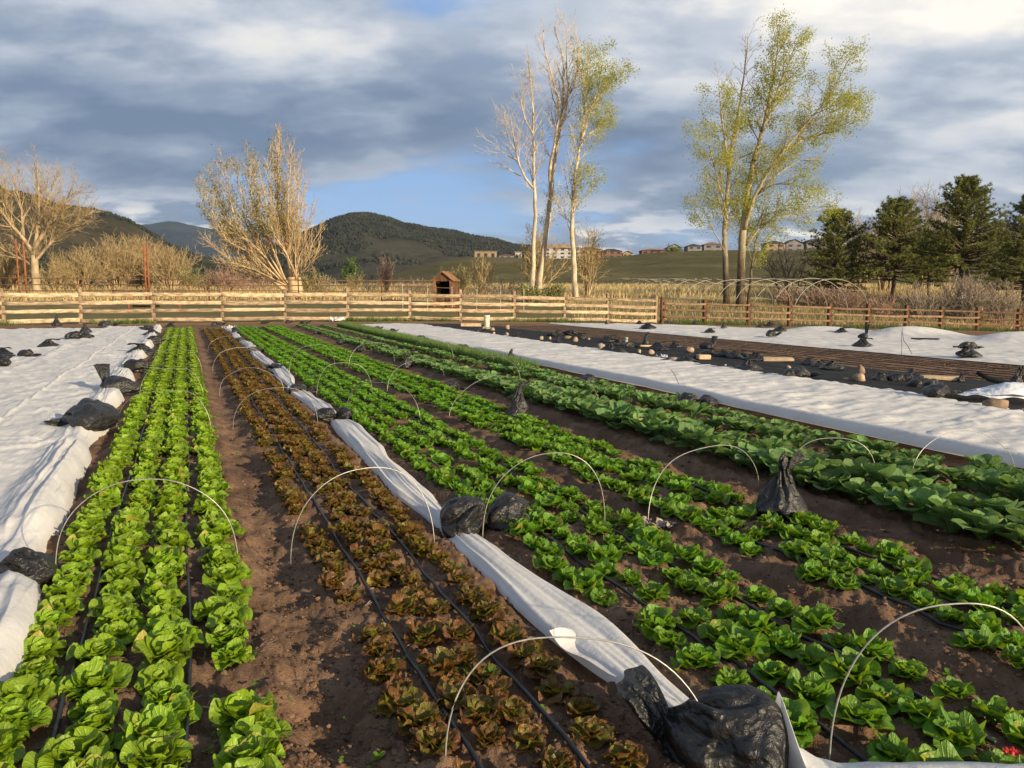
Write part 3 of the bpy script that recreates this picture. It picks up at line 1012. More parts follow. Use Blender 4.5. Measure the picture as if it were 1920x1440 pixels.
for l, r_, ty, lab in (
        ((105, 1090), (447, 1060), 893, 'thin wire hoop over the bright green lettuce, nearest of its row'),
        ((219, 804), (397, 813), 727, 'second nearest wire hoop over the bright green lettuce'),
        ((262, 745), (382, 747), 686, 'third wire hoop along the bright green lettuce bed'),
        ((285, 698), (379, 699), 652, 'fourth wire hoop along the bright green lettuce bed'),
        ((297, 672), (370, 666), 628, 'fifth wire hoop along the bright green lettuce bed'),
        ((312, 640), (364, 640), 614, 'farthest wire hoop over the bright green lettuce near the fence'),
        ((835, 1440), (1340, 1440), 1200, 'wire hoop arching over the gathered strip in front of the biggest black sandbag'),
        ((545, 1060), (815, 1020), 873, 'wire hoop over the red lettuce reaching the big double sandbag'),
        ((437, 807), (596, 796), 722, 'third wire hoop along the red lettuce from the near end'),
        ((412, 744), (532, 736), 689, 'fourth wire hoop along the red lettuce from the near end'),
        ((399, 697), (498, 690), 649, 'fifth wire hoop along the red lettuce from the near end'),
        ((390, 660), (465, 655), 629, 'farthest wire hoop over the red lettuce'),
        ((1555, 1440), (1945, 1440), 1118, 'large wire hoop over the sparse green lettuce at the right bottom corner'),
        ((905, 1014), (1134, 994), 844, 'wire hoop over the green lettuce rising behind the big double sandbag'),
        ((650, 771), (788, 789), 713, 'second wire hoop along the green lettuce bed beside the gathered strip'),
        ((594, 745), (698, 738), 676, 'third wire hoop along the green lettuce bed beside the gathered strip'),
        ((543, 700), (628, 690), 645, 'fourth wire hoop along the green lettuce bed beside the gathered strip'),
        ((1215, 983), (1423, 914), 838, 'wire hoop over the sparse lettuce in front of the tall standing sandbag'),
        ((842, 785), (944, 729), 709, 'wire hoop at the slim standing sandbag over sparse lettuce'),
        ((726, 736), (833, 711), 673, 'wire hoop over sparse lettuce beside the slumped sandbag'),
        ((654, 690), (740, 682), 640, 'small far wire hoop over the sparse lettuce bed'),
        ((1483, 904), (1641, 904), 817, 'wire hoop in the bok choy behind the tall standing sandbag'),
        ((1706, 916), (1903, 902), 806, 'wire hoop over the bok choy against the white cover on the right'),
        ((1008, 753), (1125, 762), 706, 'wire hoop over the bok choy below the sandbag on the cover edge'),
        ((873, 711), (976, 718), 668, 'far wire hoop over the bok choy near the scallions'),
        ((776, 668), (850, 675), 630, 'farthest wire hoop, over the scallions')):
    hoop(l, r_, ty, lab)


def thin_wire(pts, label, r=0.006):
    P = np.array([at(*pts[0])] + [at_depth(px, py, at(*pts[0])[1]) for px, py in pts[1:]])
    P[0, 2] -= 0.03
    o = MB().tube(P, r, 5).build('wire_stake', M['blackcloth'])
    tag(o, label, 'wire stake', 'bent wires stuck in the right white cover')


thin_wire([(1690, 668), (1691, 650), (1690, 630), (1692, 614)], 'straight thin wire standing in the white cover before the fence')
thin_wire([(1712, 666), (1703, 650), (1694, 638), (1692, 622)], 'curved thin wire leaning beside the straight one on the white cover', 0.007)
thin_wire([(1656, 633), (1650, 622), (1652, 612), (1656, 606)], 'small bent wire in the hump of the white cover', 0.006)
thin_wire([(1277, 735), (1272, 718), (1265, 703), (1258, 693)], 'thin curved wire rising behind the folded sandbag on the middle cover', 0.004)


# ---------------------------------------------------------------- sandbags
def sandbag(px, py, wpx, label, stand=False, head=20.0, seed=1, lift=0.5, group=None, squash=0.72, neck=0.72, fat=1.0, flare=0.6, lobe=False):
    far = py < 725 and px > 860 and not (stand or lobe or lift >= .8)
    squat = far and seed % 5 != 0 or (py < 690 and px < 330 and seed % 2 and not stand)
    if squat:
        stand, fat, flare = True, 1.45 + .1 * (seed % 3), .5
    """black woven bag tied at a neck: sack and the tied top that flares out beyond the neck"""
    x0, y0, z0 = at(px, py)
    L = wpx / F * math.hypot(x0, y0) * 1.02
    x0, y0 = x0 * (1 + 0.25 * L / math.hypot(x0, y0)), y0 * (1 + 0.25 * L / math.hypot(x0, y0))
    sc_ = to_st(x0, y0)[0]
    z0 = gz(x0, y0) + (0.0 if group == 'path' else (0.085 if sc_ > 17.3 else (0.06 if (6.1 < sc_ < 9.9 or sc_ < -0.8) else 0.03)))
    rg = np.random.default_rng(seed)
    o = empty('sandbag', (x0, y0, z0), label, 'sandbag', 'black sandbags', R(head))
    nu, nv = (100, 110) if wpx > 90 and py > 700 else (44, 48)
    u = np.linspace(0, 1, nu)
    th = np.linspace(0, 2 * math.pi, nv, endpoint=False)
    rad = L * 0.30 * fat
    b = np.clip(u / neck, 0, 1)
    nr = 0.20
    tail = nr + (flare - nr) * np.clip((u - neck) / (1 - neck), 0, 1) ** 0.8
    if lobe:
        tail = nr + flare * np.sin(math.pi * np.clip((u - neck) / (1 - neck) * .93, 0, 1)) ** 0.6
    thick = np.sqrt(np.clip(1 - (np.abs(b - 0.42) / np.where(b < .42, .43, .62)) ** 2.2, 0.004, 1)) ** 0.9       # pillow: thin at the sewn end
    wide = np.interp(b, (0, .05, .25, .55, .85, 1), (.78, .93, 1.06, .98, .46, nr))
    if stand:
        wide = np.interp(b, (0, .06, .2, .42, .7, .9, 1), (.62, .98, 1.08, .88, .50, .27, nr))
        thick = wide
    wide, thick = np.where(u < neck, wide, tail), np.where(u < neck, np.maximum(thick, nr * sm(.5, .9, b)), tail)
    k = np.exp(-((u - neck) / np.where(u < neck, 0.40 if nu > 60 else .24, .22)) ** 2)
    ph = rg.uniform(0, 6.28, 4)
    U, TH = np.meshgrid(u, th, indexing='ij')
    ang = TH + 0.5 * np.sin(U * 5 + ph[0])
    cre = k[:, None] * (0.26 * (2 * np.abs(np.sin(ang * 3.5 + ph[0])) - 1.2) + 0.16 * (np.abs(np.sin(ang * 6.5 + ph[1])) - .6))
    lum = 0.26 * fbm(np.cos(TH) * 1.2 + U * 2.6 + seed, np.sin(TH) * 1.2 + seed * 1.7, 2, seed)
    cx, cy, cz_ = U * 3.4, np.cos(TH), np.sin(TH)
    wr = 0.50 * crumple(cx, cy, cz_, seed, 0.42, 4) + 0.16 * crumple(cx, cy, cz_, seed + 3, 1.3, 5) + 0.10 * (ridge(np.cos(TH) * 1.3 + U * 2.6 + seed * 2.1, np.sin(TH) * 1.3 - U * 1.4, 4, seed + 5) ** 2 - 0.35)
    flat = 1 - (0.1 if lobe else 0.72) * sm(neck, 1, u)                        # the top is pressed flat
    q = 1 + cre + lum + wr
    pu = np.where(U > neck, (0.05 * np.sin(TH * 3 + ph[2]) + .04 * np.sin(TH * 7 + ph[3])) * (U - neck) / (1 - neck), 0)
    ry, rz_ = rad * wide[:, None] * q, rad * thick[:, None] * q
    if not stand:
        ax = (U - 0.40) * L * (1 + pu)
        ly = ry * np.cos(TH) * (1 + 0.10 * np.sin(U * 5 + ph[3]))
        lz = rz_ * np.sin(TH) * squash * flat[:, None]
        cz = rad * squash * 0.55 * (1 - 0.55 * sm(0.5, neck, u)) + lift * L * 0.45 * sm(neck - 0.15, 1, u)
        zz = cz[:, None] + lz
        zz = np.where(zz < 0.012, 0.012 + (zz - 0.012) * 0.06, zz)
        sag = 0.10 * L * np.sin(U * 3.0 + ph[1])
        V = np.stack((ax, ly + sag, zz), -1)
    else:
        H = L * (0.60 if squat else 1.0)
        lean = rg.uniform(-.10, .10, 2)
        flop = (0.55 if squat else 0.16) * H * np.clip((U - neck) / (1 - neck), 0, 1) ** 1.5
        V = np.stack((ry * np.cos(TH) * 1.1 + lean[0] * H * U ** 2 * 2 + flop, ry * np.sin(TH) * flat[:, None] + lean[1] * H * U, np.maximum(U * H * (1 + pu) - 0.05 * H - flop * .5, 0.01)), -1)
    iu = int(round(neck * (nu - 1))) + 1
    for nm, a, c in (('sack', 0, iu), ('tied_top', iu - 1, nu)):
        W = V[a:c]
        mb = MB()
        n = c - a
        i = np.arange(n - 1)[:, None] * nv
        j = np.arange(nv)[None]
        j2 = (j + 1) % nv
        Q = np.stack((i + j, i + j2, i + nv + j2, i + nv + j), -1).reshape(-1, 4)
        mb.add(W.reshape(-1, 3), Q)
        if nm == 'sack':
            mb.add(np.vstack((W[0], W[0].mean(0, keepdims=True))), None, np.stack((np.full(nv, nv), (np.arange(nv) + 1) % nv, np.arange(nv)), 1))
        mb.build(nm, M['blackbag'], o)
    return o


BAGS = [
    # px, py, width px, label, extras
    (48, 1120, 120, 'crumpled black sandbag cut by the left frame edge, nearest on the left white cover', dict(head=200, lift=0.3, seed=3, squash=0.9)),
    (158, 822, 108, 'big lying black sandbag second from the camera along the left white cover edge', dict(head=172, lift=0.12, seed=4, neck=0.78, fat=1.2, flare=.34)),
    (217, 748, 70, 'black sandbag with a raised tied top leaning over the left white cover', dict(head=135, lift=1.3, seed=5, neck=0.76, fat=1.2, flare=.42)),
    (262, 702, 56, 'flat black sandbag spilling onto the bright lettuce, fourth along the left cover edge', dict(head=10, lift=0.1, seed=6)),
    (266, 669, 40, 'black sandbag fifth along the left cover edge, beside bright lettuce', dict(head=185, seed=7, lift=.2)),
    (291, 648, 34, 'black sandbag sixth along the left cover edge, on a bulging fold', dict(head=5, seed=8, lift=.2)),
    (286, 633, 28, 'small black sandbag seventh along the left cover edge', dict(head=190, seed=9, lift=.2)),
    (277, 622, 26, 'small black sandbag at the far corner of the left cover, on its inner side', dict(head=170, seed=10, lift=.2)),
    (320, 614, 15, 'tiny black sandbag where the bright lettuce bed meets the far soil', dict(head=0, seed=11)),
    (2, 692, 46, 'black sandbag cut by the left frame edge on the white cover, lower of two', dict(head=95, seed=12, fat=1.2)),
    (6, 671, 26, 'black sandbag cut by the left frame edge on the white cover, upper of two', dict(head=10, seed=13)),
    (52, 675, 32, 'rounded black sandbag alone on the white cover, nearest in the inner line', dict(head=15, seed=14, lift=.1, fat=1.15)),
    (92, 656, 30, 'domed black sandbag second in the inner line on the left white cover', dict(head=20, seed=15, lift=.2, fat=1.2)),
    (146, 640, 40, 'long two-lobed black sandbag on the inner line of the left white cover', dict(head=5, seed=16, lift=.05, neck=.55, flare=.6, lobe=True)),
    (161, 629, 20, 'small pointed black sandbag just beyond the two-lobed one on the left cover', dict(head=60, seed=17, stand=True, fat=1.3, flare=.3)),
    (202, 615, 28, 'flat black sandbag at the far end of the left cover before the fence', dict(head=5, seed=18, lift=.2)),
    (107, 615, 20, 'pointed upright black sandbag at the far edge of the left cover', dict(stand=True, seed=19, fat=1.0, flare=.25)),
    (893, 1010, 172, 'big double black sandbag lying across the gathered white strip in mid field', dict(head=8, lift=0.12, seed=21, neck=0.52, fat=1.0, flare=.78, squash=.8, group='path', lobe=True)),
    (620, 797, 64, 'dark drooping black sandbag across the gathered white strip by green lettuce', dict(head=20, lift=0.3, seed=22, neck=.55, flare=.8, lobe=True)),
    (566, 742, 50, 'black sandbag third back across the gathered white strip', dict(head=5, lift=0.3, seed=23, neck=.6, flare=.8)),
    (516, 697, 36, 'black sandbag fourth back on the gathered white strip', dict(head=160, lift=0.3, seed=24)),
    (479, 664, 32, 'black sandbag fifth back on the gathered white strip', dict(head=10, lift=0.3, seed=25)),
    (452, 643, 24, 'small black sandbag sixth back on the gathered white strip', dict(head=10, lift=0.3, seed=26)),
    (442, 626, 24, 'small black sandbag at the far end of the gathered white strip', dict(head=130, lift=0.6, seed=27)),
    (408, 612, 22, 'small black sandbag beyond the red lettuce at the fence', dict(head=5, lift=0.3, seed=28)),
    (1350, 1478, 330, 'biggest black sandbag with a tied flared neck in the foreground on the gathered strip', dict(head=150, lift=0.62, seed=31, neck=0.72, fat=1.05, squash=1.0, flare=.62, group='path')),
    (972, 783, 70, 'slim standing black sandbag with a tied top in the path by the bok choy', dict(stand=True, seed=32, fat=.9, flare=.45, neck=.76, group='path')),
    (1462, 978, 128, 'tall standing black sandbag with a tied top before the big bok choy', dict(stand=True, seed=33, fat=.92, flare=.55, neck=.74, group='path')),
    (851, 735, 40, 'slumped black sandbag in the path beside the sparse lettuce', dict(head=20, seed=34, lift=.1, fat=1.3, group='path')),
    (763, 691, 30, 'small dark sandbag in the path at the bok choy rows, behind the slumped one', dict(head=40, seed=35, stand=True, fat=1.2, group='path')),
    (678, 660, 26, 'small rounded black sandbag in the path among far green rows', dict(head=10, seed=36, lift=.1, fat=1.2, group='path')),
    (640, 645, 22, 'small black sandbag farther up the path among far green rows', dict(head=10, seed=37, lift=.1, group='path')),
    (597, 627, 20, 'tiny black sandbag among the far bok choy rows', dict(head=10, seed=38, lift=.2, group='path')),
    (541, 606, 13, 'tiny domed black sandbag by the fence post beyond the green rows', dict(head=10, seed=39, fat=1.3, group='path')),
    (497, 607, 15, 'tiny black sandbag at the fence beyond the red lettuce end', dict(head=10, seed=40, fat=1.2, group='path')),
    (572, 607, 20, 'tiny flat black sandbag at the fence beyond the green rows', dict(head=5, seed=41, group='path')),
    (1301, 768, 66, 'folded two-lobed black sandbag on the near edge of the middle white cover', dict(head=-10, seed=42, lift=.1, neck=.5, flare=.85, lobe=True)),
    (1108, 726, 42, 'rounded black sandbag on the front edge of the middle white cover', dict(head=20, seed=43, lift=.1, fat=1.3)),
    (960, 684, 26, 'small upright black sandbag on the front edge of the middle white cover', dict(stand=True, seed=44, fat=1.4, flare=.2)),
    (870, 661, 32, 'flat black sandbag on the cover edge at the end of the scallions', dict(head=-12, seed=45, lift=.1)),
    (790, 641, 24, 'small flat black sandbag on the cover edge along the scallions', dict(head=-8, seed=46, lift=.1)),
    (708, 622, 18, 'tiny black sandbag near the far corner of the middle white cover', dict(head=30, seed=47, fat=1.3)),
    (738, 626, 16, 'tiny domed black sandbag beside the scallion row end', dict(head=0, seed=48, fat=1.2)),
]


def zz(ox, oy, k, lst):
    return [(ox + x * k, oy + y * k, w * k, lab, kw) for x, y, w, lab, kw in lst]


BAGS += zz(860, 580, 0.302, [
    (128, 148, 70, 'small black sandbag at the foot of the cream pipe', dict(head=10, seed=50, fat=1.2)),
    (350, 180, 66, 'rounded black sandbag right of the stacked tan stones', dict(head=15, seed=51, fat=1.25)),
    (585, 172, 80, 'black sandbag at the near left of the first heap on the black cloth', dict(head=40, seed=52, lift=.8)),
    (690, 172, 110, 'loose black sandbag in the middle of the first heap on the black cloth', dict(head=170, seed=53, lift=.8)),
    (755, 192, 90, 'long grey-black sandbag sloping down from the first heap', dict(head=-35, seed=54, lift=.1)),
    (612, 218, 76, 'black sandbag with a spiky top in front of the first heap', dict(head=60, seed=55, lift=1.2)),
    (920, 212, 96, 'crumpled black sandbag behind the grey block', dict(head=10, seed=56, lift=.7)),
    (985, 232, 84, 'crumpled black sandbag between the grey block and the white pipe', dict(head=150, seed=57, lift=.5)),
    (935, 268, 110, 'flattened black sandbag in front of the grey block', dict(head=15, seed=58, lift=.1)),
    (990, 276, 80, 'rounded black sandbag beside the flattened one, near the cover edge', dict(head=5, seed=59, fat=1.2)),
    (1062, 246, 96, 'low black sandbag just right of the white pipe', dict(head=-8, seed=60, lift=.1)),
    (1166, 228, 84, 'upright black sandbag with a pointed top past the white pipe', dict(stand=True, seed=61, fat=.8)),
    (1238, 262, 110, 'glossy black sandbag behind the white paper scrap', dict(head=30, seed=62, lift=.6, fat=1.2)),
    (1342, 245, 84, 'rounded black sandbag left of the pink boulder', dict(head=10, seed=63, fat=1.2)),
    (1545, 255, 120, 'black sandbag with a raised crest beside the pink boulder', dict(head=40, seed=64, lift=1.2)),
    (1555, 295, 100, 'black sandbag lying right in front of the raised one by the pink boulder', dict(head=5, seed=65, lift=.2)),
    (1480, 318, 90, 'dark sandbag propped behind the near flat sandbag on the black cloth', dict(head=55, seed=66, lift=.8)),
    (1405, 338, 110, 'near flat black sandbag at the edge of the middle cover', dict(head=15, seed=67, lift=.2, fat=1.1)),
    (1640, 305, 100, 'rounded black sandbag third in the long heap', dict(head=10, seed=68, fat=1.15)),
    (1712, 312, 100, 'rounded black sandbag fourth in the long heap', dict(head=0, seed=69, fat=1.1)),
    (1765, 302, 80, 'open-mouthed black sandbag at the end of the long heap', dict(head=60, seed=70, lift=.9)),
    (1845, 326, 110, 'black sandbag left of the pale board', dict(head=0, seed=71, lift=.2)),
    (1790, 392, 150, 'peaked black sandbag on the edge of the middle cover below the pale board', dict(head=10, seed=72, fat=1.2, lift=.5)),
    (1122, 103, 50, 'small domed black sandbag on the far end of the right cover', dict(head=0, seed=73, fat=1.2)),
    (1172, 133, 84, 'flat black sandbag at the near corner of the right cover', dict(head=0, seed=74, lift=.1)),
    (1295, 98, 50, 'small flat black sandbag on the far edge of the right cover by the grass tuft', dict(head=0, seed=75, lift=.1)),
    (918, 103, 30, 'tiny upright black sandbag at the fence post before the right cover', dict(stand=True, seed=76, fat=1.1)),
])
BAGS += zz(1400, 630, 0.2708, [
    (360, 308, 230, 'wide peaked black sandbag on the black cloth edge with a trailing end', dict(head=-6, seed=80, fat=.95, lift=.2)),
    (432, 210, 110, 'low black sandbag behind the wide peaked one', dict(head=0, seed=81, lift=.1)),
    (588, 244, 130, 'open black sandbag with a dark mouth between the pale board and the boulders', dict(head=180, seed=82, fat=1.1, lift=.4)),
    (502, 222, 80, 'small dark sandbag beside the open-mouthed one', dict(head=20, seed=83, lift=.3)),
    (930, 322, 120, 'grey dusty black sandbag right of the biggest stacked boulder', dict(head=5, seed=84, fat=1.1)),
    (1035, 328, 130, 'black sandbag between the dusty one and the tall heap', dict(head=0, seed=85, lift=.3)),
    (1120, 322, 120, 'tall crumpled black sandbag at the back of the right heap', dict(head=60, seed=86, lift=1.1)),
    (1175, 368, 130, 'round black sandbag at the front of the right heap', dict(head=20, seed=87, fat=1.2, lift=.6)),
    (1290, 362, 120, 'flat crinkled black sandbag at the right end of the right heap', dict(head=0, seed=88, lift=.3)),
    (1325, 458, 220, 'dusty grey-black sandbag nearest the cover below the right heap', dict(head=-5, seed=89, fat=1.0, lift=.2)),
    (1480, 330, 66, 'small upright black sandbag left of the white tarp', dict(stand=True, seed=90, fat=1.1)),
    (1890, 340, 110, 'boxy black sandbag cut by the right frame edge', dict(stand=True, seed=91, fat=1.2)),
])
BAGS += zz(1280, 300, 0.3333, [
    (230, 955, 34, 'small upright black sandbag on the far edge of the right cover, past the first post', dict(stand=True, seed=100, fat=1.3)),
    (153, 982, 52, 'domed black sandbag on the near left part of the right cover', dict(head=0, seed=101, fat=1.2)),
    (432, 952, 34, 'small black sandbag on the far edge of the right cover, left of the flat pair', dict(head=0, seed=102, fat=1.2)),
    (485, 946, 60, 'thin flat black sandbag on the far edge of the right cover', dict(head=0, seed=103, lift=.1)),
    (546, 977, 64, 'domed black sandbag in the middle of the right cover', dict(head=-5, seed=104, fat=1.15)),
    (504, 1008, 74, 'peaked black sandbag on the near edge of the right cover', dict(head=0, seed=105, fat=1.25)),
    (665, 970, 40, 'small boxy black sandbag on the right cover before the humps', dict(head=0, seed=106, fat=1.3)),
    (893, 986, 66, 'flat black sandbag in the hollow of the right cover between humps', dict(head=-5, seed=107, lift=.1)),
    (1015, 1016, 80, 'black sandbag with a long raised neck on the right cover', dict(head=35, seed=108, lift=1.7, neck=.6, flare=.5)),
    (1005, 1064, 92, 'barrel shaped black sandbag on the near edge of the right cover', dict(head=-8, seed=109, fat=1.1, lift=.1)),
    (1610, 1080, 96, 'flat black sandbag at the back of the pair near the right frame edge', dict(head=-5, seed=110, lift=.1)),
    (1605, 1126, 110, 'two-lobed black sandbag in front of the pair near the right frame edge', dict(head=170, seed=111, lift=.4, fat=1.1)),
    (65, 935, 40, 'tiny flat black sandbag at the far left end of the right cover', dict(head=0, seed=112)),
])
for px, py, w, lab, kw in BAGS:
    sandbag(px, py, w, lab, **kw)
flat_o = at(1734, 640)
tag(MB().box((flat_o[0], flat_o[1], flat_o[2] + 0.10), (1.0, 0.16, 0.06), rz=-0.2, jit=0.015, bev=0.015).build('black_plank', M['blackcloth']), 'flat black plank lying on the right white cover', 'plank')


# ---------------------------------------------------------------- stones, boards, pipes, scraps
def stone(px, py, wpx, label, asp=0.7, m_='stone', seed=1, boxy=2.3, lift=0.0):
    x, y, z = at(px, py)
    r = wpx / F * math.hypot(x, y) / 2 * .74
    nu, nv = 14, 20
    ph, th = np.meshgrid(np.linspace(-math.pi / 2, math.pi / 2, nu), np.linspace(0, 2 * math.pi, nv + 1), indexing='ij')
    dx, dy, dz = np.cos(ph) * np.cos(th), np.cos(ph) * np.sin(th), np.sin(ph)
    n = (np.abs(dx) ** boxy + np.abs(dy) ** boxy + np.abs(dz) ** boxy) ** (-1 / boxy)
    n = n * (1 + 0.30 * crumple(dx, dy, dz, seed, 0.5, 5) + 0.25 * fbm(dx * 1.2 + seed * 3.7, dy * 1.2 + dz * 1.9, 3, seed))
    h = r * asp
    V = np.stack((dx * n * r, dy * n * r * 0.8, dz * n * h), -1)
    c, s = math.cos(seed * 1.3), math.sin(seed * 1.3)
    V[..., 0], V[..., 1] = V[..., 0] * c - V[..., 1] * s * 0.9, V[..., 0] * s * 0.9 + V[..., 1] * c
    b = MB()
    b.grid(V)
    o = b.build('stone' if m_ == 'stone' else 'stone_block', M[m_])
    o.location = (x, y + r * 0.6, gz(x, y + r * .6) + h * 0.68 + 0.03 + lift)
    tag(o, label, 'stone', 'stones on the black ground cloth')


for i, (px, py, w, lab, asp, m_) in enumerate([
        (907, 618, 10, 'small tan stone left of the cream pipe foot', .8, 'stone'), (923, 622, 12, 'small tan stone right of the cream pipe foot', .8, 'stone'),
        (926, 628, 8, 'tiny pale stone in front of the cream pipe', .8, 'stone'),
        (950, 631, 12, 'reddish stone under a paler one near the cream pipe', .9, 'stone'),
        (1015, 639, 11, 'pale squarish stone alone before the first sandbag heap', 1.1, 'stone'), (1031, 639, 10, 'pinkish stone under the first sandbag heap', 1.0, 'stone'),
        (1064, 637, 22, 'long flat pinkish stone in the first sandbag heap', .4, 'stone'), (1079, 643, 17, 'bright tan stone right of the first sandbag heap', .9, 'stone'),
        (1104, 639, 9, 'tiny tan stone between the two sandbag heaps', .8, 'stone'), (1127, 656, 18, 'grey square block among black sandbags', .9, 'greystone'),
        (1199, 664, 12, 'small round tan stone right of the white pipe', .9, 'stone'), (1221, 666, 16, 'round pale stone beside the white paper scrap', .85, 'stone'),
        (1294, 663, 28, 'broad pink boulder behind the long heap of sandbags', .55, 'stone'), (1263, 678, 24, 'flat orange stone at the edge of the middle cover', .4, 'stone'),
        (1360, 689, 7, 'tiny white pebble on the black cloth', .8, 'stone'), (1479, 694, 14, 'small tan stone behind the wide peaked sandbag', .6, 'stone'),
        (1587, 716, 14, 'small tan stone at the foot of the stacked boulders', .5, 'stone'),
        (1614, 719, 34, 'biggest tan boulder, lower one of the stacked pair', .68, 'stone'),
        (1873, 773, 46, 'smooth domed tan boulder on the middle cover edge near the right frame', .6, 'stone')]):
    stone(px, py, w, lab, asp, m_, i + 1, 3.5 if m_ == 'greystone' else 2.3)
stone(951, 626, 11, 'pale block stacked on the reddish stone near the cream pipe', 1.0, 'stone', 41, 3.2, 0.16)
stone(1614, 711, 20, 'pointed pinkish stone standing behind the biggest tan boulder', 1.35, 'stone', 43, 1.9, 0.05)


def plank(px, py, lpx, wid, hgt, head, label):
    x, y, z = at(px, py)
    L = lpx / F * math.hypot(x, y)
    o = MB().box((0, 0, 0), (L, wid, hgt), jit=0.006, bev=0.01).build('board', M['board'], smooth=False)
    o.location, o.rotation_euler = (x, y, z + hgt / 2 + 0.045), (0, 0.01, R(head))
    tag(o, label, 'board', 'boards on the black ground cloth')


plank(1458, 680, 52, 0.34, 0.07, -12, 'pale flat board lying among sandbags on the black cloth')
plank(1765, 716, 60, 0.30, 0.06, -16, 'long pale board behind the right sandbag heap')
plank(1319, 677, 22, 0.2, 0.1, 5, 'short yellowish board beside the near flat sandbag')
plank(883, 614, 38, 0.3, 0.14, 4, 'thick weathered board left of the cream pipe')
plank(1212, 653, 24, 0.15, 0.05, 3, 'thin reddish board under the pointed sandbag')


def pipe(px, py, hpx, r, m_, label, cap=False):
    x, y, z = at(px, py)
    H = hpx / F * math.hypot(x, y)
    o = empty('standpipe', (x, y, z), label, 'pipe')
    MB().tube([(0, 0, -0.1), (0, 0, H * .5), (0, 0, H)], r, 20).build('pipe', M[m_], o)
    if cap:
        MB().tube([(0, 0, H * .86), (0, 0, H * .9), (0, 0, H + .015)], r * 1.18, 20).build('collar', M[m_], o)
        MB().box((0, -r * 0.6, 0.06), (r * 3.2, r * 3, 0.12), jit=.01, bev=.02).build('foot', M['greystone'], o)
    else:
        MB().tube([(0, 0, H - .03), (0, 0, H + .02)], r * 1.25, 16).build('cap', M[m_], o)


pipe(913, 618, 26, 0.11, 'pvc', 'stubby cream plastic pipe standing at the corner of the black cloth', True)
pipe(1174, 651, 17, 0.045, 'tunnel', 'slender white pipe standing up among the sandbags')


def tarp():
    x0, y0, z0 = at(1858, 755)
    ts = 150 / F * math.hypot(x0, y0) / 2.0
    o = empty('folded_tarp', (x0, y0, z0), 'folded white and black plastic tarp heaped at the right frame edge', 'tarp', rz=R(-22))
    for nm, a0, a1, w0, h0, dz, m_ in (('lower_fold', -1.15, 0.85, 0.62, 0.20, 0.02, 'white'), ('upper_fold', -0.35, 0.95, 0.48, 0.26, 0.16, 'white')):
        U, W = np.meshgrid(np.linspace(0, 1, 50), np.linspace(0, 1, 36), indexing='ij')
        x = a0 + (a1 - a0) * U + 0.10 * np.sin(W * 5)
        y = (W - 0.5) * w0 * (0.55 + 0.6 * np.sin(math.pi * np.clip(U + .05, 0, 1)))
        z = dz + h0 * np.sin(math.pi * np.clip(W, .02, .98)) ** 0.6 * (0.35 + 0.75 * sm(0, 0.5, U)) + 0.05 * ridge(U * 4, W * 5, 2, 3) - 0.02
        b = MB()
        b.grid(np.stack((x, y, z), -1))
        b.build(nm, M[m_], o)
    b = MB()
    U, W = np.meshgrid(np.linspace(0, 1, 40), np.linspace(0, 1, 12), indexing='ij')
    b.grid(np.stack((-1.05 + 2.0 * U, -0.36 - 0.10 * np.sin(3 * U) + 0 * W, 0.02 + W * (0.13 - 0.04 * U) + 0.02 * np.sin(U * 20)), -1))
    b.grid(np.stack((-1.05 + 2.0 * U, -0.36 - 0.10 * np.sin(3 * U) + 0.3 * W, 0.15 - 0.04 * U + 0.02 * np.sin(U * 20) + 0.03 * W), -1))
    b.build('black_underside', M['blackcloth'], o)
    b = MB()
    b.tube([(-0.28, .15, 0.62), (-.05, .12, .50), (.3, .05, .42), (.65, -.05, .26), (.85, -.12, .1)], [.04, .06, .07, .07, .05], 9)
    b.build('black_roll', M['blackcloth'], o)
    o.scale = (ts, ts, ts)


tarp()


def scrap(px, py, wpx, label, m_, name, cat, seed, up=0.3, n=3):
    x, y, z = at(px, py)
    r = wpx / F * math.hypot(x, y) / 2
    rg = np.random.default_rng(seed)
    b = MB()
    for k in range(n):
        U, W = np.meshgrid(np.linspace(-1, 1, 12), np.linspace(-1, 1, 10), indexing='ij')
        sx = U * r * rg.uniform(.5, .9)
        sy = W * r * rg.uniform(.25, .5) * (1 - 0.5 * np.abs(U))
        a = rg.uniform(0, 6.28)
        zz_ = r * (up * np.abs(fbm(U * 1.2 + k * 5, W * 1.5 + seed, 3, seed)) * 2 + 0.06 * k) + 0.014
        cx_, cy_ = rg.uniform(-.5, .5, 2) * r
        b.grid(np.stack((cx_ + sx * math.cos(a) - sy * math.sin(a), cy_ + sx * math.sin(a) + sy * math.cos(a), zz_), -1))
    o = b.build(name, M[m_])
    o.location = (x, y, z)
    tag(o, label, cat)


scrap(1205, 985, 46, 'grey curled dead leaf on the path in front of the wire hoop', 'deadleaf', 'dead_leaf', 'leaf', 3)
scrap(1245, 992, 46, 'pale ragged dead leaf lying right of the curled grey one', 'deadleaf', 'dead_leaf', 'leaf', 4)
scrap(1222, 1012, 60, 'brown crumbling dead leaves on the path below the two pale ones', 'deadleaf', 'dead_leaf', 'leaf', 5, .25, 4)
scrap(1240, 673, 24, 'crumpled white paper scrap among the sandbags', 'fabric', 'paper_scrap', 'scrap', 6, .5)
scrap(1692, 905, 12, 'small red plastic scrap in the bok choy', 'redscrap', 'plastic_scrap', 'scrap', 7, .5, 2)
scrap(1903, 1428, 36, 'red plastic scrap at the bottom right corner by lettuce', 'redscrap', 'plastic_scrap', 'scrap', 8, .6, 2)
scrap(430, 618, 22, 'small white cloth bundle between far sandbags', 'fabric', 'cloth_bundle', 'cloth', 9, 0.5)
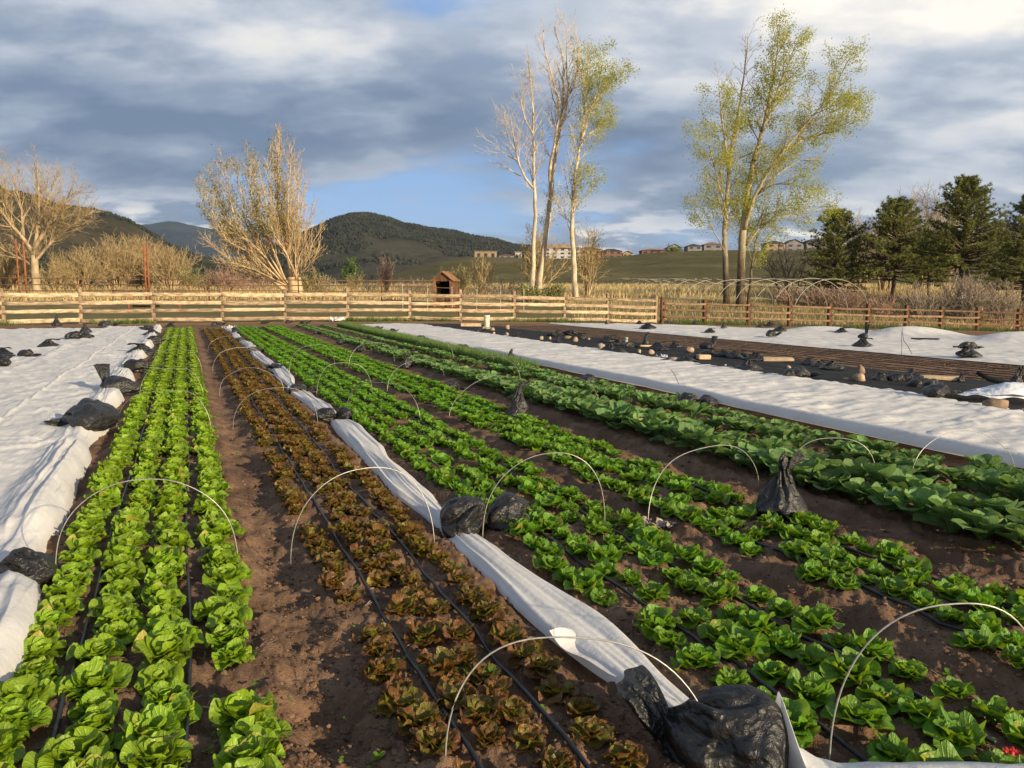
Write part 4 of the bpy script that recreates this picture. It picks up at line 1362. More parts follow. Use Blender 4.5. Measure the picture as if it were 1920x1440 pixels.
scrap(628, 604, 30, 'white cloth heap at the far end of the scallions', 'fabric', 'cloth_bundle', 'cloth', 10, 0.35, 4)


def make_clods():
    N = 42000
    rg = np.random.default_rng(12)
    d = 1.5 * np.exp(rg.uniform(0, 1, N) * math.log(16 / 1.5))
    a = rg.uniform(R(-42), R(44), N)
    x, y = np.sin(a) * d, np.cos(a) * d
    s, t = to_st(x, y)
    k = ((s > 0.2) & (s < 0.62)) | ((s > 1.2) & (s < 1.8)) | ((s > 2.4) & (s < 2.95)) | ((s > 3.5) & (s < 4.2)) | (rg.uniform(0, 1, N) < 0.28)
    k &= (s > -0.75) & (s < 5.9) & (np.abs(s - 1.5) > 0.13)
    x, y, d = x[k], y[k], d[k]
    n = len(x)
    r = np.clip(rg.lognormal(-5.35, 0.5, n), 0.002, 0.018)
    ico = np.array([(0, 0, 1), (.894, 0, .447), (.276, .851, .447), (-.724, .526, .447), (-.724, -.526, .447), (.276, -.851, .447), (.724, .526, -.447), (-.276, .851, -.447), (-.894, 0, -.447), (-.276, -.851, -.447), (.724, -.526, -.447), (0, 0, -1)])
    T = np.array([(0, 1, 2), (0, 2, 3), (0, 3, 4), (0, 4, 5), (0, 5, 1), (1, 6, 2), (2, 7, 3), (3, 8, 4), (4, 9, 5), (5, 10, 1), (6, 7, 2), (7, 8, 3), (8, 9, 4), (9, 10, 5), (10, 6, 1), (11, 7, 6), (11, 8, 7), (11, 9, 8), (11, 10, 9), (11, 6, 10)])
    V = ico[None] * (r[:, None] * rg.uniform(.6, 1.3, (n, 12)))[..., None] * np.array((1.15, 1.0, 0.7))
    z = ground(x, y) + clods(x, y) + r * 0.2
    V = V + np.stack((x, y, z), 1)[:, None]
    av = np.repeat(rg.uniform(0, 1, n), 12)
    b = MB()
    b.add(V.reshape(-1, 3), None, T[None] + (np.arange(n) * 12)[:, None, None], np.stack((av, av, av, av * 0 + 1), 1))
    tag(b.build('soil_clods', M['clod'], smooth=False), 'loose brown soil crumbs scattered over the paths and beds', 'soil', kind='stuff')


make_clods()


# ---------------------------------------------------------------- crops
def leaf(L, W, nu, nv, a0, curl, cup, ruf, rg, pet=0.0, petw=0.12, blunt=0.6, curl_p=1.0):
    u = 1 - (1 - np.linspace(0, 1, nu)) ** 1.45
    v = np.linspace(-1, 1, nv)
    phi = a0 + curl * u ** curl_p
    du = L * np.diff(u)
    xo = np.concatenate(([0], np.cumsum(np.sin((phi[1:] + phi[:-1]) / 2) * du)))
    zo = np.concatenate(([0], np.cumsum(np.cos((phi[1:] + phi[:-1]) / 2) * du)))
    b = np.clip((u - pet) / (1 - pet), 0, 1)
    wide = blunt
    sh = np.where(b > wide, np.sqrt(np.clip(1 - ((b - wide) / (1 - wide)) ** 2, 0.012, 1)), 0.16 + 0.84 * sm(0, wide, b))
    w = W / 2 * np.maximum(sh, petw * (1 - 0.4 * u) * (u < 0.92))
    U, Vv = np.meshgrid(u, v, indexing='ij')
    Wd = w[:, None] * np.ones(nv)[None]
    n = cup * Vv ** 2 * Wd + ruf * Wd * np.abs(Vv) ** 2 * np.sin(U * rg.uniform(9, 13) + np.sign(Vv) * rg.uniform(0, 3) + rg.uniform(0, 6))
    n = n + 0.10 * ruf * L * np.sin(Vv * 5 + U * 7 + rg.uniform(0, 6))
    nx, nz = -np.cos(phi)[:, None], np.sin(phi)[:, None]
    X = xo[:, None] + nx * n
    Z = zo[:, None] + nz * n
    Y = Vv * Wd
    A = np.stack((U, np.abs(Vv), np.full_like(U, rg.uniform(0, 1)), np.ones_like(U)), -1)
    return np.stack((X, Y, Z), -1), A


def plant(kind, rg, nu=8, nv=7, frac=1.0):
    b = MB()
    spec = {
        # number, length, width/length, base angle, curl, cup, ruffle, petiole
        'bright': [(4, .075, .95, 4, 36, .60, .20, 0), (6, .100, .95, 14, 62, .50, .26, 0), (7, .118, .92, 30, 66, .40, .28, 0), (5, .118, .92, 52, 48, .3, .28, 0)],
        'green': [(4, .060, 1.0, 4, 40, .70, .18, 0), (5, .085, 1.08, 16, 66, .58, .24, 0), (6, .104, 1.08, 32, 68, .50, .26, 0), (4, .106, 1.02, 54, 48, .35, .26, 0)],
        'red': [(4, .056, .8, 8, 34, .45, .28, 0), (6, .078, .8, 20, 56, .42, .34, 0), (7, .092, .8, 38, 56, .35, .36, 0), (4, .090, .8, 60, 36, .25, .32, 0)],
        'bok': [(3, .14, .62, 4, 22, .55, .10, .40), (5, .20, .72, 14, 40, .50, .13, .38), (6, .24, .74, 28, 50, .45, .14, .36), (4, .23, .72, 46, 46, .38, .14, .34)],
    }[kind]
    az = rg.uniform(0, 6.28)
    for num, L, wl, a0, cu, cup, ruf, pet in spec:
        for _ in range(max(1, int(round(num * frac)))):
            az += 2.4 + rg.uniform(-.35, .35)
            l = L * rg.uniform(.8, 1.18)
            V, A = leaf(l, l * wl * rg.uniform(.85, 1.15), nu, nv, R(a0 + rg.uniform(-10, 10)), R(cu * rg.uniform(.6, 1.4)), cup * rg.uniform(.5, 1.3), ruf * rg.uniform(.5, 1.5), rg, pet, 0.24 if kind == 'bok' else .22)
            rl = rg.uniform(-.25, .25)
            V[..., 2] += V[..., 1] * rl
            c, s = math.cos(az), math.sin(az)
            X = V[..., 0] + 0.006
            W = np.stack((X * c - V[..., 1] * s, X * s + V[..., 1] * c, V[..., 2] + 0.004), -1)
            b.grid(W, A)
    return b


def crop(kind, name, rows, tmin, tmax, step, nvar, gaps, labels, group, stuff_label, cat, scale=(0.85, 1.12), scl_row=None, keep=300, near_lod=(10, 9)):
    rg = np.random.default_rng(sum(map(ord, name)))
    meshes = [plant(kind, rg, *near_lod).mesh(name + '_leaves', M[kind]) for _ in range(nvar)]
    low = [plant(kind, rg, 5, 4, 0.85) for _ in range(5)]
    P = []
    for ri, s in enumerate(rows):
        t = tmin + rg.uniform(0, step)
        while t < tmax:
            st = step * rg.uniform(.82, 1.18)
            t += st
            if rg.uniform() < gaps[ri] * (1.0 if t < 9 else 0.4):
                continue
            if (kind == 'bright' and ri == 3 and 2.75 < t < 3.02):
                continue
            sc = rg.uniform(*scale) * (scl_row[ri](t) if scl_row else 1.0)
            if sc <= 0.15:
                continue
            ss = s + rg.normal(0, .020)
            x, y = to_xy(ss, t)
            px = 960 + F * x / max(y, .1)
            if y < 0.8 or px < -420 or px > 2350:
                continue
            P.append((math.hypot(x, y), x, y, ss, t, ri, sc, rg.uniform(0, 6.28), rg.integers(0, nvar)))
    inview = [p for p in P if -120 < 960 + F * p[1] / p[2] < 2040 and p[0] > 1.35]
    inview.sort(key=lambda p: p[0])
    near = inview[:keep]
    ids = {id(p) for p in near}
    for p in near:
        d, x, y, s, t, ri, sc, a, vi = p
        o = bpy.data.objects.new(name, meshes[vi])
        COL.objects.link(o)
        o.location = (x, y, gz(x, y) + float(clods(np.array(x), np.array(y))) * .7 - 0.004)
        o.rotation_euler = (rg.uniform(-.10, .10), rg.uniform(-.10, .10), a)
        o.scale = (sc, sc, sc * rg.uniform(.88, 1.12))
        tag(o, labels[ri], cat, group[ri])
    rest = [p for p in P if id(p) not in ids]
    b = MB()
    for p in rest:
        d, x, y, s, t, ri, sc, a, vi = p
        l = low[vi % 5]
        V, Q, A = np.vstack(l.v), np.vstack([q for q in l.q]), np.vstack(l.a)
        c, s_ = math.cos(a), math.sin(a)
        W = np.stack((V[:, 0] * c - V[:, 1] * s_, V[:, 0] * s_ + V[:, 1] * c, V[:, 2]), 1) * sc
        b.add(W + np.array((x, y, gz(x, y) + 0.004)), Q, None, A)
    tag(b.build('distant_' + name, M[kind]), stuff_label, cat, kind='stuff')


crop('bright', 'bright_lettuce', (-0.60, -0.365, -0.15, 0.10), 1.3, 32.6, 0.148, 10, (0, 0, 0, .01),
     ('bright green lettuce in the row along the white cover edge', 'bright green lettuce in the second row from the white cover', 'bright green lettuce in the third row from the white cover', 'bright green lettuce in the row beside the bare path'),
     ('bright lettuce row by the cover', 'second bright lettuce row', 'third bright lettuce row', 'bright lettuce row by the path'),
     'far rows of bright green lettuce running to the fence', 'lettuce', (0.70, 1.0))
crop('red', 'red_lettuce', (0.635, 0.85, 0.965, 1.19), 1.3, 31.5, 0.150, 10, (.10, .12, .12, .10),
     ('bronze red lettuce in the row beside the bare path', 'bronze red lettuce in the second row from the bare path', 'bronze red lettuce in the third row from the bare path', 'bronze red lettuce in the row along the gathered white strip'),
     ('red lettuce row by the path', 'second red lettuce row', 'third red lettuce row', 'red lettuce row by the strip'),
     'far rows of bronze red lettuce', 'red lettuce', (0.68, 1.06))
g4 = ('green lettuce in the row along the gathered white strip', 'green lettuce in the second row from the gathered white strip', 'green lettuce in the third row from the gathered white strip', 'green lettuce in the fourth row from the gathered white strip, beside bare soil',
      'green lettuce in the sparse row right past the second bare path', 'green lettuce in the second row past the second bare path', 'green lettuce in the third row past the second bare path', 'green lettuce in the last row before the path at the bok choy')
crop('green', 'green_lettuce', (1.77, 1.98, 2.22, 2.44, 2.90, 3.08, 3.27, 3.48), 1.2, 33, 0.162, 11, (.12, .18, .07, .05, .26, .16, .10, .06), g4,
     tuple(k.replace('green lettuce in the', 'green lettuces,') for k in g4), 'far rows of green lettuce', 'lettuce', (0.64, 1.02))


def bs(full):
    return lambda t: full * (1.0 if t < 7 else (1 - 0.28 * float(sm(7, 14, t))) * (1 - 0.25 * float(sm(18, 24, t))))


crop('bok', 'bok_choy', (4.28, 4.56, 5.28, 5.70), 2.2, 33, 0.25, 10, (.03, .04, .08, .12),
     ('dark green bok choy in the row along the bare path', 'dark green bok choy in the second row from the bare path', 'dark green bok choy in the row past the gap with the drip line', 'dark green bok choy in the row nearest the middle white cover'),
     ('bok choy row by the path', 'second bok choy row', 'third bok choy row', 'bok choy row by the cover'),
     'far rows of bok choy and low greens', 'bok choy', (0.9, 1.15),
     (bs(1.0), bs(1.0), lambda t: (bs(0.9)(t) if (t < 4.6 or t > 6.2) else 0.72), lambda t: (0.82 if (t < 4.4) else 0.66) if t < 13 else 0))


def blades(name, pts, h, w, label, cat, m_, seed, lean=0.25, mult=1):
    rg = np.random.default_rng(seed)
    n = len(pts)
    a = rg.uniform(0, 6.28, n)
    hh = h * rg.uniform(.55, 1.2, n)
    ww = w * rg.uniform(.7, 1.3, n)
    la = rg.uniform(0, 6.28, n)
    lm = lean * hh * rg.uniform(.2, 1.3, n)
    dx, dy = np.cos(a) * ww, np.sin(a) * ww
    V = np.zeros((n, 5, 3))
    base = np.array(pts)
    V[:, 0] = base + np.stack((dx, dy, 0 * dx), 1)
    V[:, 1] = base - np.stack((dx, dy, 0 * dx), 1)
    m = base + np.stack((np.cos(la) * lm * .35, np.sin(la) * lm * .35, hh * .55), 1)
    V[:, 2] = m - np.stack((dx, dy, 0 * dx), 1) * .8
    V[:, 3] = m + np.stack((dx, dy, 0 * dx), 1) * .8
    V[:, 4] = base + np.stack((np.cos(la) * lm, np.sin(la) * lm, hh), 1)
    off = (np.arange(n) * 5)[:, None]
    b = MB()
    av = np.repeat(rg.uniform(0, 1, n), 5)
    b.add(V.reshape(-1, 3), off + np.array([[0, 1, 2, 3]]), off + np.array([[3, 2, 4]]), np.stack((av, av, av, av * 0 + 1), 1))
    return tag(b.build(name, M[m_]), label, cat, kind='stuff')


def scallions():
    rg = np.random.default_rng(5)
    n = 26000
    t = rg.uniform(13.2, 34, n)
    row = rg.integers(0, 4, n)
    s = 5.72 + 0.02 * (t - 14) + row * 0.14 + rg.normal(0, .03, n)
    x, y = to_xy(s, t)
    blades('scallion_rows', np.stack((x, y, ground(x, y)), 1), 0.22, 0.0055, 'upright thin scallion leaves in rows beside the middle white cover', 'scallions', 'scallion', 6, 0.3)


scallions()


def fence_grass():
    rg = np.random.default_rng(15)
    n = 30000
    x = rg.uniform(-24, 40, n)
    y = fence_y(x) + rg.normal(-0.1, 0.55, n)
    k = fbm(x * 0.45, y * 0.5, 3, 3) + 0.10 * (x > 5) - 0.12 * (x < -8) > rg.uniform(-.1, .35, n)
    x, y = x[k], y[k]
    blades('fence_grass', np.stack((x, y, ground(x, y)), 1), 0.26, 0.010, 'green grass and weeds growing along the foot of the fences', 'grass', 'grass', 16, .5)
    n = 30000
    x = rg.uniform(-60, 70, n)
    y = fence_y(x) + 17 + rg.uniform(0, 1, n) ** 1.3 * 58
    blades('dry_grass', np.stack((x, y, ground(x, y)), 1), 0.5, 0.035, 'golden dry grass across the pasture beyond the fences', 'dry grass', 'drygrass', 17, .5)
    n = 6000
    s, t = rg.uniform(13.0, 17.3, n), rg.uniform(7, 33, n)
    k = fbm(s * 1.5, t * .5, 3, 8) > rg.uniform(-.3, .5, n)
    x, y = to_xy(s[k], t[k])
    blades('bed_sprouts', np.stack((x, y, ground(x, y)), 1), 0.03, 0.010, 'small sprouts and brown trash on the tilled bed', 'sprouts', 'weed', 19, .9)
    n = 9000
    x = rg.uniform(4, 48, n)
    y = fence_y(x) + rg.uniform(2.5, 15, n)
    blades('tall_weeds', np.stack((x, y, ground(x, y)), 1), 0.36, 0.014, 'tall pale dry weeds between the right fence and the bushes', 'weeds', 'drygrass', 18, .6)


fence_grass()


def seedlings():
    rg = np.random.default_rng(23)
    n = 420
    d = 1.7 * np.exp(rg.uniform(0, 1, n) * math.log(10 / 1.7))
    a = rg.uniform(R(-36), R(38), n)
    x, y = np.sin(a) * d, np.cos(a) * d
    s, t = to_st(x, y)
    k = (s > -.7) & (s < 5.7) & (np.abs(s - 1.5) > .2) & (fbm(x * 1.5, y * 1.5, 2, 6) > -0.1)
    b = MB()
    for xx, yy in zip(x[k], y[k]):
        sc = rg.uniform(.012, .032)
        for j in range(rg.integers(3, 6)):
            V, A = leaf(sc, sc * .7, 4, 4, R(rg.uniform(30, 80)), R(20), .3, .1, rg)
            az = rg.uniform(0, 6.28)
            c, s_ = math.cos(az), math.sin(az)
            b.grid(np.stack((V[..., 0] * c - V[..., 1] * s_ + xx, V[..., 0] * s_ + V[..., 1] * c + yy, V[..., 2] + gz(xx, yy) + .008), -1), A)
    tag(b.build('weed_seedlings', M['green']), 'tiny weed seedlings dotted over the bare soil', 'weeds', kind='stuff')


seedlings()


def straw():
    rg = np.random.default_rng(77)
    n = 2600
    d = 1.7 * np.exp(rg.uniform(0, 1, n) * math.log(13 / 1.7))
    a = rg.uniform(R(-38), R(42), n)
    x, y = np.sin(a) * d, np.cos(a) * d
    s, t = to_st(x, y)
    k = (s > -.7) & (s < 5.9) & (np.abs(s - 1.5) > .16) & (fbm(x * .9, y * .9, 3, 66) > -.05)
    x, y = x[k], y[k]
    n = len(x)
    h = rg.uniform(0, 6.28, n)
    L, w = rg.uniform(.008, .034, n), rg.uniform(.0012, .003, n)
    z = ground(x, y) + clods(x, y) + .005
    dx, dy = np.cos(h), np.sin(h)
    tl = rg.normal(0, .12, n) * L
    P = np.stack((x, y, z), 1)
    A, B = np.stack((dx * L, dy * L, tl), 1), np.stack((-dy * w, dx * w, 0 * w), 1)
    V = np.stack((P - A - B, P + A - B * .6, P + A + B * .6, P - A + B), 1)
    b = MB()
    av = np.repeat(rg.uniform(0, 1, n), 4)
    b.add(V.reshape(-1, 3), (np.arange(n) * 4)[:, None] + np.arange(4)[None], None, np.stack((av, av, av, av * 0 + 1), 1))
    tag(b.build('straw_bits', M['straw']), 'bits of pale straw and chips lying on the soil', 'straw', kind='stuff')


straw()


# ---------------------------------------------------------------- fences
def fence(name, posts, hgt, rails, m_post, m_rail, label, pr=0.09, rail_h=0.16, rail_t=0.05, seed=1, square=False):
    rg = np.random.default_rng(seed)
    x0, y0 = posts[0]
    o = empty(name, (x0, y0, gz(x0, y0)), label, 'fence')
    O = np.array(o.location)
    Z = [gz(*p) for p in posts]
    for (x, y), z in zip(posts, Z):
        h = hgt * rg.uniform(1.03, 1.10)
        b = MB()
        lx, ly = rg.normal(0, .012, 2)
        if square:
            b.box((0, 0, h / 2 - .1), (pr * 2, pr * 2, h + .2), rz=math.atan2(posts[1][1] - y0, posts[1][0] - x0), jit=.006, bev=.018)
        else:
            hs = np.array((-.2, .1, .5 * h, h * .92, h))
            b.tube(np.stack((lx * hs, ly * hs, hs), 1), pr * np.array((1.08, 1.05, 1.0, .95, .86)) * rg.uniform(.93, 1.1), 9)
        b.v = [v + np.array((x, y, z)) - O for v in b.v]
        b.build('post', M[m_post], o)
    for i in range(len(posts) - 1):
        a, c = np.array((*posts[i], Z[i])), np.array((*posts[i + 1], Z[i + 1]))
        d = c - a
        L = np.linalg.norm(d)
        nrm = np.array((d[1], -d[0], 0)) / math.hypot(d[0], d[1])
        for f in rails:
            n = 9
            u = np.linspace(0.0, 1, n)
            sag = -0.025 * np.sin(math.pi * u) * rg.uniform(-.5, 1.6)
            C = a[None] + d[None] * u[:, None] + nrm[None] * (pr * (0.95 if square else .75) + rail_t * .5)
            C[:, 2] += hgt * f + sag + np.interp(u, (0, 1), rg.normal(0, .018, 2))
            hh = rail_h / 2 * (1 + 0.16 * fbm(u * 3 + seed + i * 3.1, u * 0 + f * 9, 2, seed)) * rg.uniform(.85, 1.1)
            ring = []
            for sx, sz in ((-1, -.8), (-.4, -1), (.6, -1), (1, -.5), (1, .6), (.5, 1), (-.5, 1), (-1, .7)):
                ring.append(C + nrm[None] * sx * rail_t * .5 + np.stack((0 * u, 0 * u, sz * hh * (1 + .1 * fbm(u * 5, u * 0 + sx * 7 + sz, 2, i))), 1))
            V = np.stack(ring, 1)
            k = 8
            ii = np.arange(n - 1)[:, None] * k
            j = np.arange(k)[None]
            j2 = (j + 1) % k
            b = MB()
            Vl = np.vstack((V.reshape(-1, 3), V[0].mean(0, keepdims=True), V[-1].mean(0, keepdims=True))) - O
            jj = np.arange(k)
            T = np.vstack((np.stack((np.full(k, n * k), (jj + 1) % k, jj), 1), np.stack((np.full(k, n * k + 1), (n - 1) * k + jj, (n - 1) * k + (jj + 1) % k), 1)))
            b.add(Vl, np.stack((ii + j, ii + j2, ii + k + j2, ii + k + j), -1).reshape(-1, 4), T)
            b.build('rail', M[m_rail], o)
    return o


def xs_on(pxs, line):
    """points where the sight lines of these pixel columns meet a straight fence line"""
    (ax, ay), (bx, by) = line
    out = []
    for px in pxs:
        k = (px - 960) / F * 1.0
        # x = k * y on the line
        den = (bx - ax) - k * (by - ay)
        u = (k * ay - ax) / den
        out.append((ax + (bx - ax) * u, ay + (by - ay) * u))
    return out


LN = ((-23.2, 35.0), (9.2, 46.7))
lp = xs_on((-150, 10, 153, 290, 418, 535, 652, 768, 863, 963, 1057, 1138, 1228), LN)
fence('split_rail_fence', lp, 1.60, (0.86, 0.61, 0.37, 0.10), 'post', 'fence', 'pale four-rail wooden fence along the back of the field', 0.10, 0.185, 0.06, 3)
LN2 = ((9.2, 46.7), (34, 51))
rp = xs_on((1241, 1320, 1402, 1478, 1553, 1625, 1697, 1762, 1830, 1907, 1975), LN2)
fence('rail_fence', rp[:9], 1.45, (0.86, 0.58, 0.30), 'fence2', 'fence3', 'red-brown square-post wooden fence behind the humped right cover', 0.115, 0.13, 0.05, 5, True)
fence('rail_fence', rp[8:], 1.45, (0.84, 0.55, 0.26), 'fence2', 'fence2', 'shaded, darker-coloured end of the red-brown fence at the right frame edge', 0.115, 0.13, 0.05, 6, True)  # the pines' shade is put into these rails as a darker wood colour
# two thin pipe fences of the paddock behind
bp = [(-44, 44), (-38, 46), (-32, 48), (-26, 50), (-20.5, 52), (-15, 54), (-9.5, 56), (-4, 58)]
fence('pipe_fence', bp, 1.5, (0.96, 0.72, 0.47), 'rail2', 'rail2', 'thin dark rusty pipe fence of the paddock behind the pale rail fence', 0.05, 0.075, 0.05, 8)
gp = [(-7.2, 50.5), (-5.6, 50.9), (-4.0, 51.3), (-2.4, 51.7), (-0.8, 52.1), (0.8, 52.5)]
fence('pen_fence', gp, 1.45, (0.97, 0.5, 0.1), 'tunnel', 'rail2', 'low pen of thin posts and pipes in front of the little shed', 0.03, 0.045, 0.03, 9)


def red_gate():
    x, y, z = -22.0, 44.0, gz(-22, 44)
    o = empty('metal_gate', (x, y, z), 'low orange-red metal frame lying behind the pale fence', 'gate', rz=R(18))
    W, H = 2.7, 1.05
    b = MB()
    for a, c in (((0, 0, .05), (0, 0, H)), ((W, 0, .05), (W, 0, H)), ((0, 0, .1), (W, 0, .1)), ((0, 0, H), (W, 0, H))):
        b.tube([a, c], .035, 7)
    b.build('frame', M['redpaint'], o)
    b = MB()
    for k in range(9):
        b.box((0.25 + k * .16, .1, .32), (.13, .2, .12), jit=.01)
    b.build('feed_slats', M['dark'], o)


red_gate()


def poles(px, py_top, Y, r, label):
    p = at_depth(px, py_top, Y)
    z = gz(p[0], Y)
    b = MB().tube([(p[0], Y, z - .3), (p[0], Y, (z + p[2]) / 2), (p[0], Y, p[2])], r, 10)
    tag(b.build('steel_pole', M['rust']), label, 'pole', 'tall rusty poles beyond the fence')


poles(29, 448, 52, .055, 'tall rusty steel pole, leftmost of the four beyond the fence')
poles(43, 452, 52.6, .065, 'tall rusty steel pole in front of the big bare tree, second of four')
poles(269, 458, 50, .055, 'tall rusty steel pole before the tan bare bushes, third of four')
poles(275, 460, 50.4, .06, 'tall rusty steel pole before the tan bare bushes, last of four')


def shed():
    Y = 52.5
    p = at_depth(836, 512, Y)
    x, z0 = p[0], gz(p[0], Y)
    H = p[2] - z0
    o = empty('wooden_shed', (x, Y, z0), 'small steep-roofed shed of old brown boards with an open dark front', 'shed', rz=R(-12))
    w, d, e = 0.62, 0.75, H * 0.78
    rg = np.random.default_rng(3)
    b = MB()
    n = 12
    for k in range(n):                         # horizontal boards, the front stays open
        zc = (k + .5) * e / n
        for sx in (-1, 1):
            b.box((sx * w, 0, zc), (.05, d * 2, e / n * .93), jit=.008)
        b.box((0, d, zc), (w * 2, .05, e / n * .93), jit=.008)
        if zc < e * .42:
            b.box((0, -d, zc), (w * 2 + .04, .05, e / n * .93), jit=.008)
    b.build('wall', M['shedwood'], o, smooth=False)
    b = MB()
    for sx in (-1, 1):
        b.box((sx * w * .93, -d - .03, e / 2), (.16, .08, e), jit=.01)
    b.build('door_frame', M['shedwood'], o, smooth=False)
    for sy in (-1, 1):
        b = MB()
        for k in range(7):                         # gable boards
            xx = -w + (k + .5) * 2 * w / 7
            hh = (H - e) * (1 - abs(xx) / w) + .12
            b.box((xx, sy * d, e + hh / 2 - .06), (2 * w / 7 * .9, .05, hh), jit=.008)
        b.build('gable', M['shedwood'], o, smooth=False)
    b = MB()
    b.box((0, d * .8, e * .5), (w * 1.8, .04, e * .95))  # black sheet standing in for the shade inside the shed
    b.build('shade_sheet', M['dark'], o)
    b = MB()
    sl = math.atan2(H - e, w)
    L = math.hypot(H - e, w) + .22
    for sx in (-1, 1):
        for k in range(6):
            yy = -d - .15 + (k + .5) * (2 * d + .3) / 6
            b.box((sx * (w / 2 + .06), yy, e + (H - e) / 2 - .01 + .04), (L, (2 * d + .3) / 6 * .95, .05), ry=sx * sl, jit=.008)
    b.build('roof', M['shedwood'], o, smooth=False)


shed()


def tunnel():
    a, c = at_depth(1562, 560, 52), at_depth(1175, 552, 72)
    x0, y0, z0 = a[0], a[1], gz(a[0], a[1])
    o = empty('hoop_tunnel_frame', (x0, y0, z0), 'bare frame of white pipe hoops for a long tunnel beyond the right fence', 'tunnel frame')
    O = np.array(o.location)
    n = 14
    ax = np.array((c[0] - a[0], c[1] - a[1], 0))
    ax /= np.linalg.norm(ax)
    pe = np.array((-ax[1], ax[0], 0))
    if pe[0] < 0:
        pe = -pe
    for i in range(n):
        u = i / (n - 1)
        C = np.array((a[0] + (c[0] - a[0]) * u, a[1] + (c[1] - a[1]) * u, 0))
        th = np.linspace(0, math.pi, 26)
        P = C[None] + pe[None] * (-np.cos(th) * 3.9)[:, None]
        g0, g1 = gz(*P[0, :2]), gz(*P[-1, :2])
        top = CH + (547 - 522) / F * C[1] + 0.06 * math.sin(i * 2.1)
        gl = g0 + (g1 - g0) * np.linspace(0, 1, 26)
        P[:, 2] = gl - .05 + (top - gl) * np.sin(th) ** .75
        MB().tube(P - O, .018, 6).build('hoop', M['tunnel'], o)
        if i == 0:
            first = P
        last = P
    for k in (7, 13, 19):
        b = MB().tube([first[k] - O, (first[k] + last[k]) / 2 - O, last[k] - O], .016, 5)
        b.build('purlin', M['tunnel'], o)


tunnel()


# ---------------------------------------------------------------- trees
def polyline(pts, n, rg, wob=0.0):
    pts = np.asarray(pts, float)
    d = np.concatenate(([0], np.cumsum(np.linalg.norm(np.diff(pts, axis=0), axis=1))))
    u = np.linspace(0, d[-1], n * 3)
    Q = np.stack([np.interp(u, d, pts[:, k]) for k in range(3)], 1)
    for _ in range(2):
        Q[1:-1] = (Q[:-2] + 2 * Q[1:-1] + Q[2:]) / 4
    idx = np.linspace(0, len(Q) - 1, n).round().astype(int)
    Q = Q[idx]
    if wob:
        Q[1:-1] += rg.normal(0, wob, (n - 2, 3)) * np.array((1, 1, .3))
    return Q


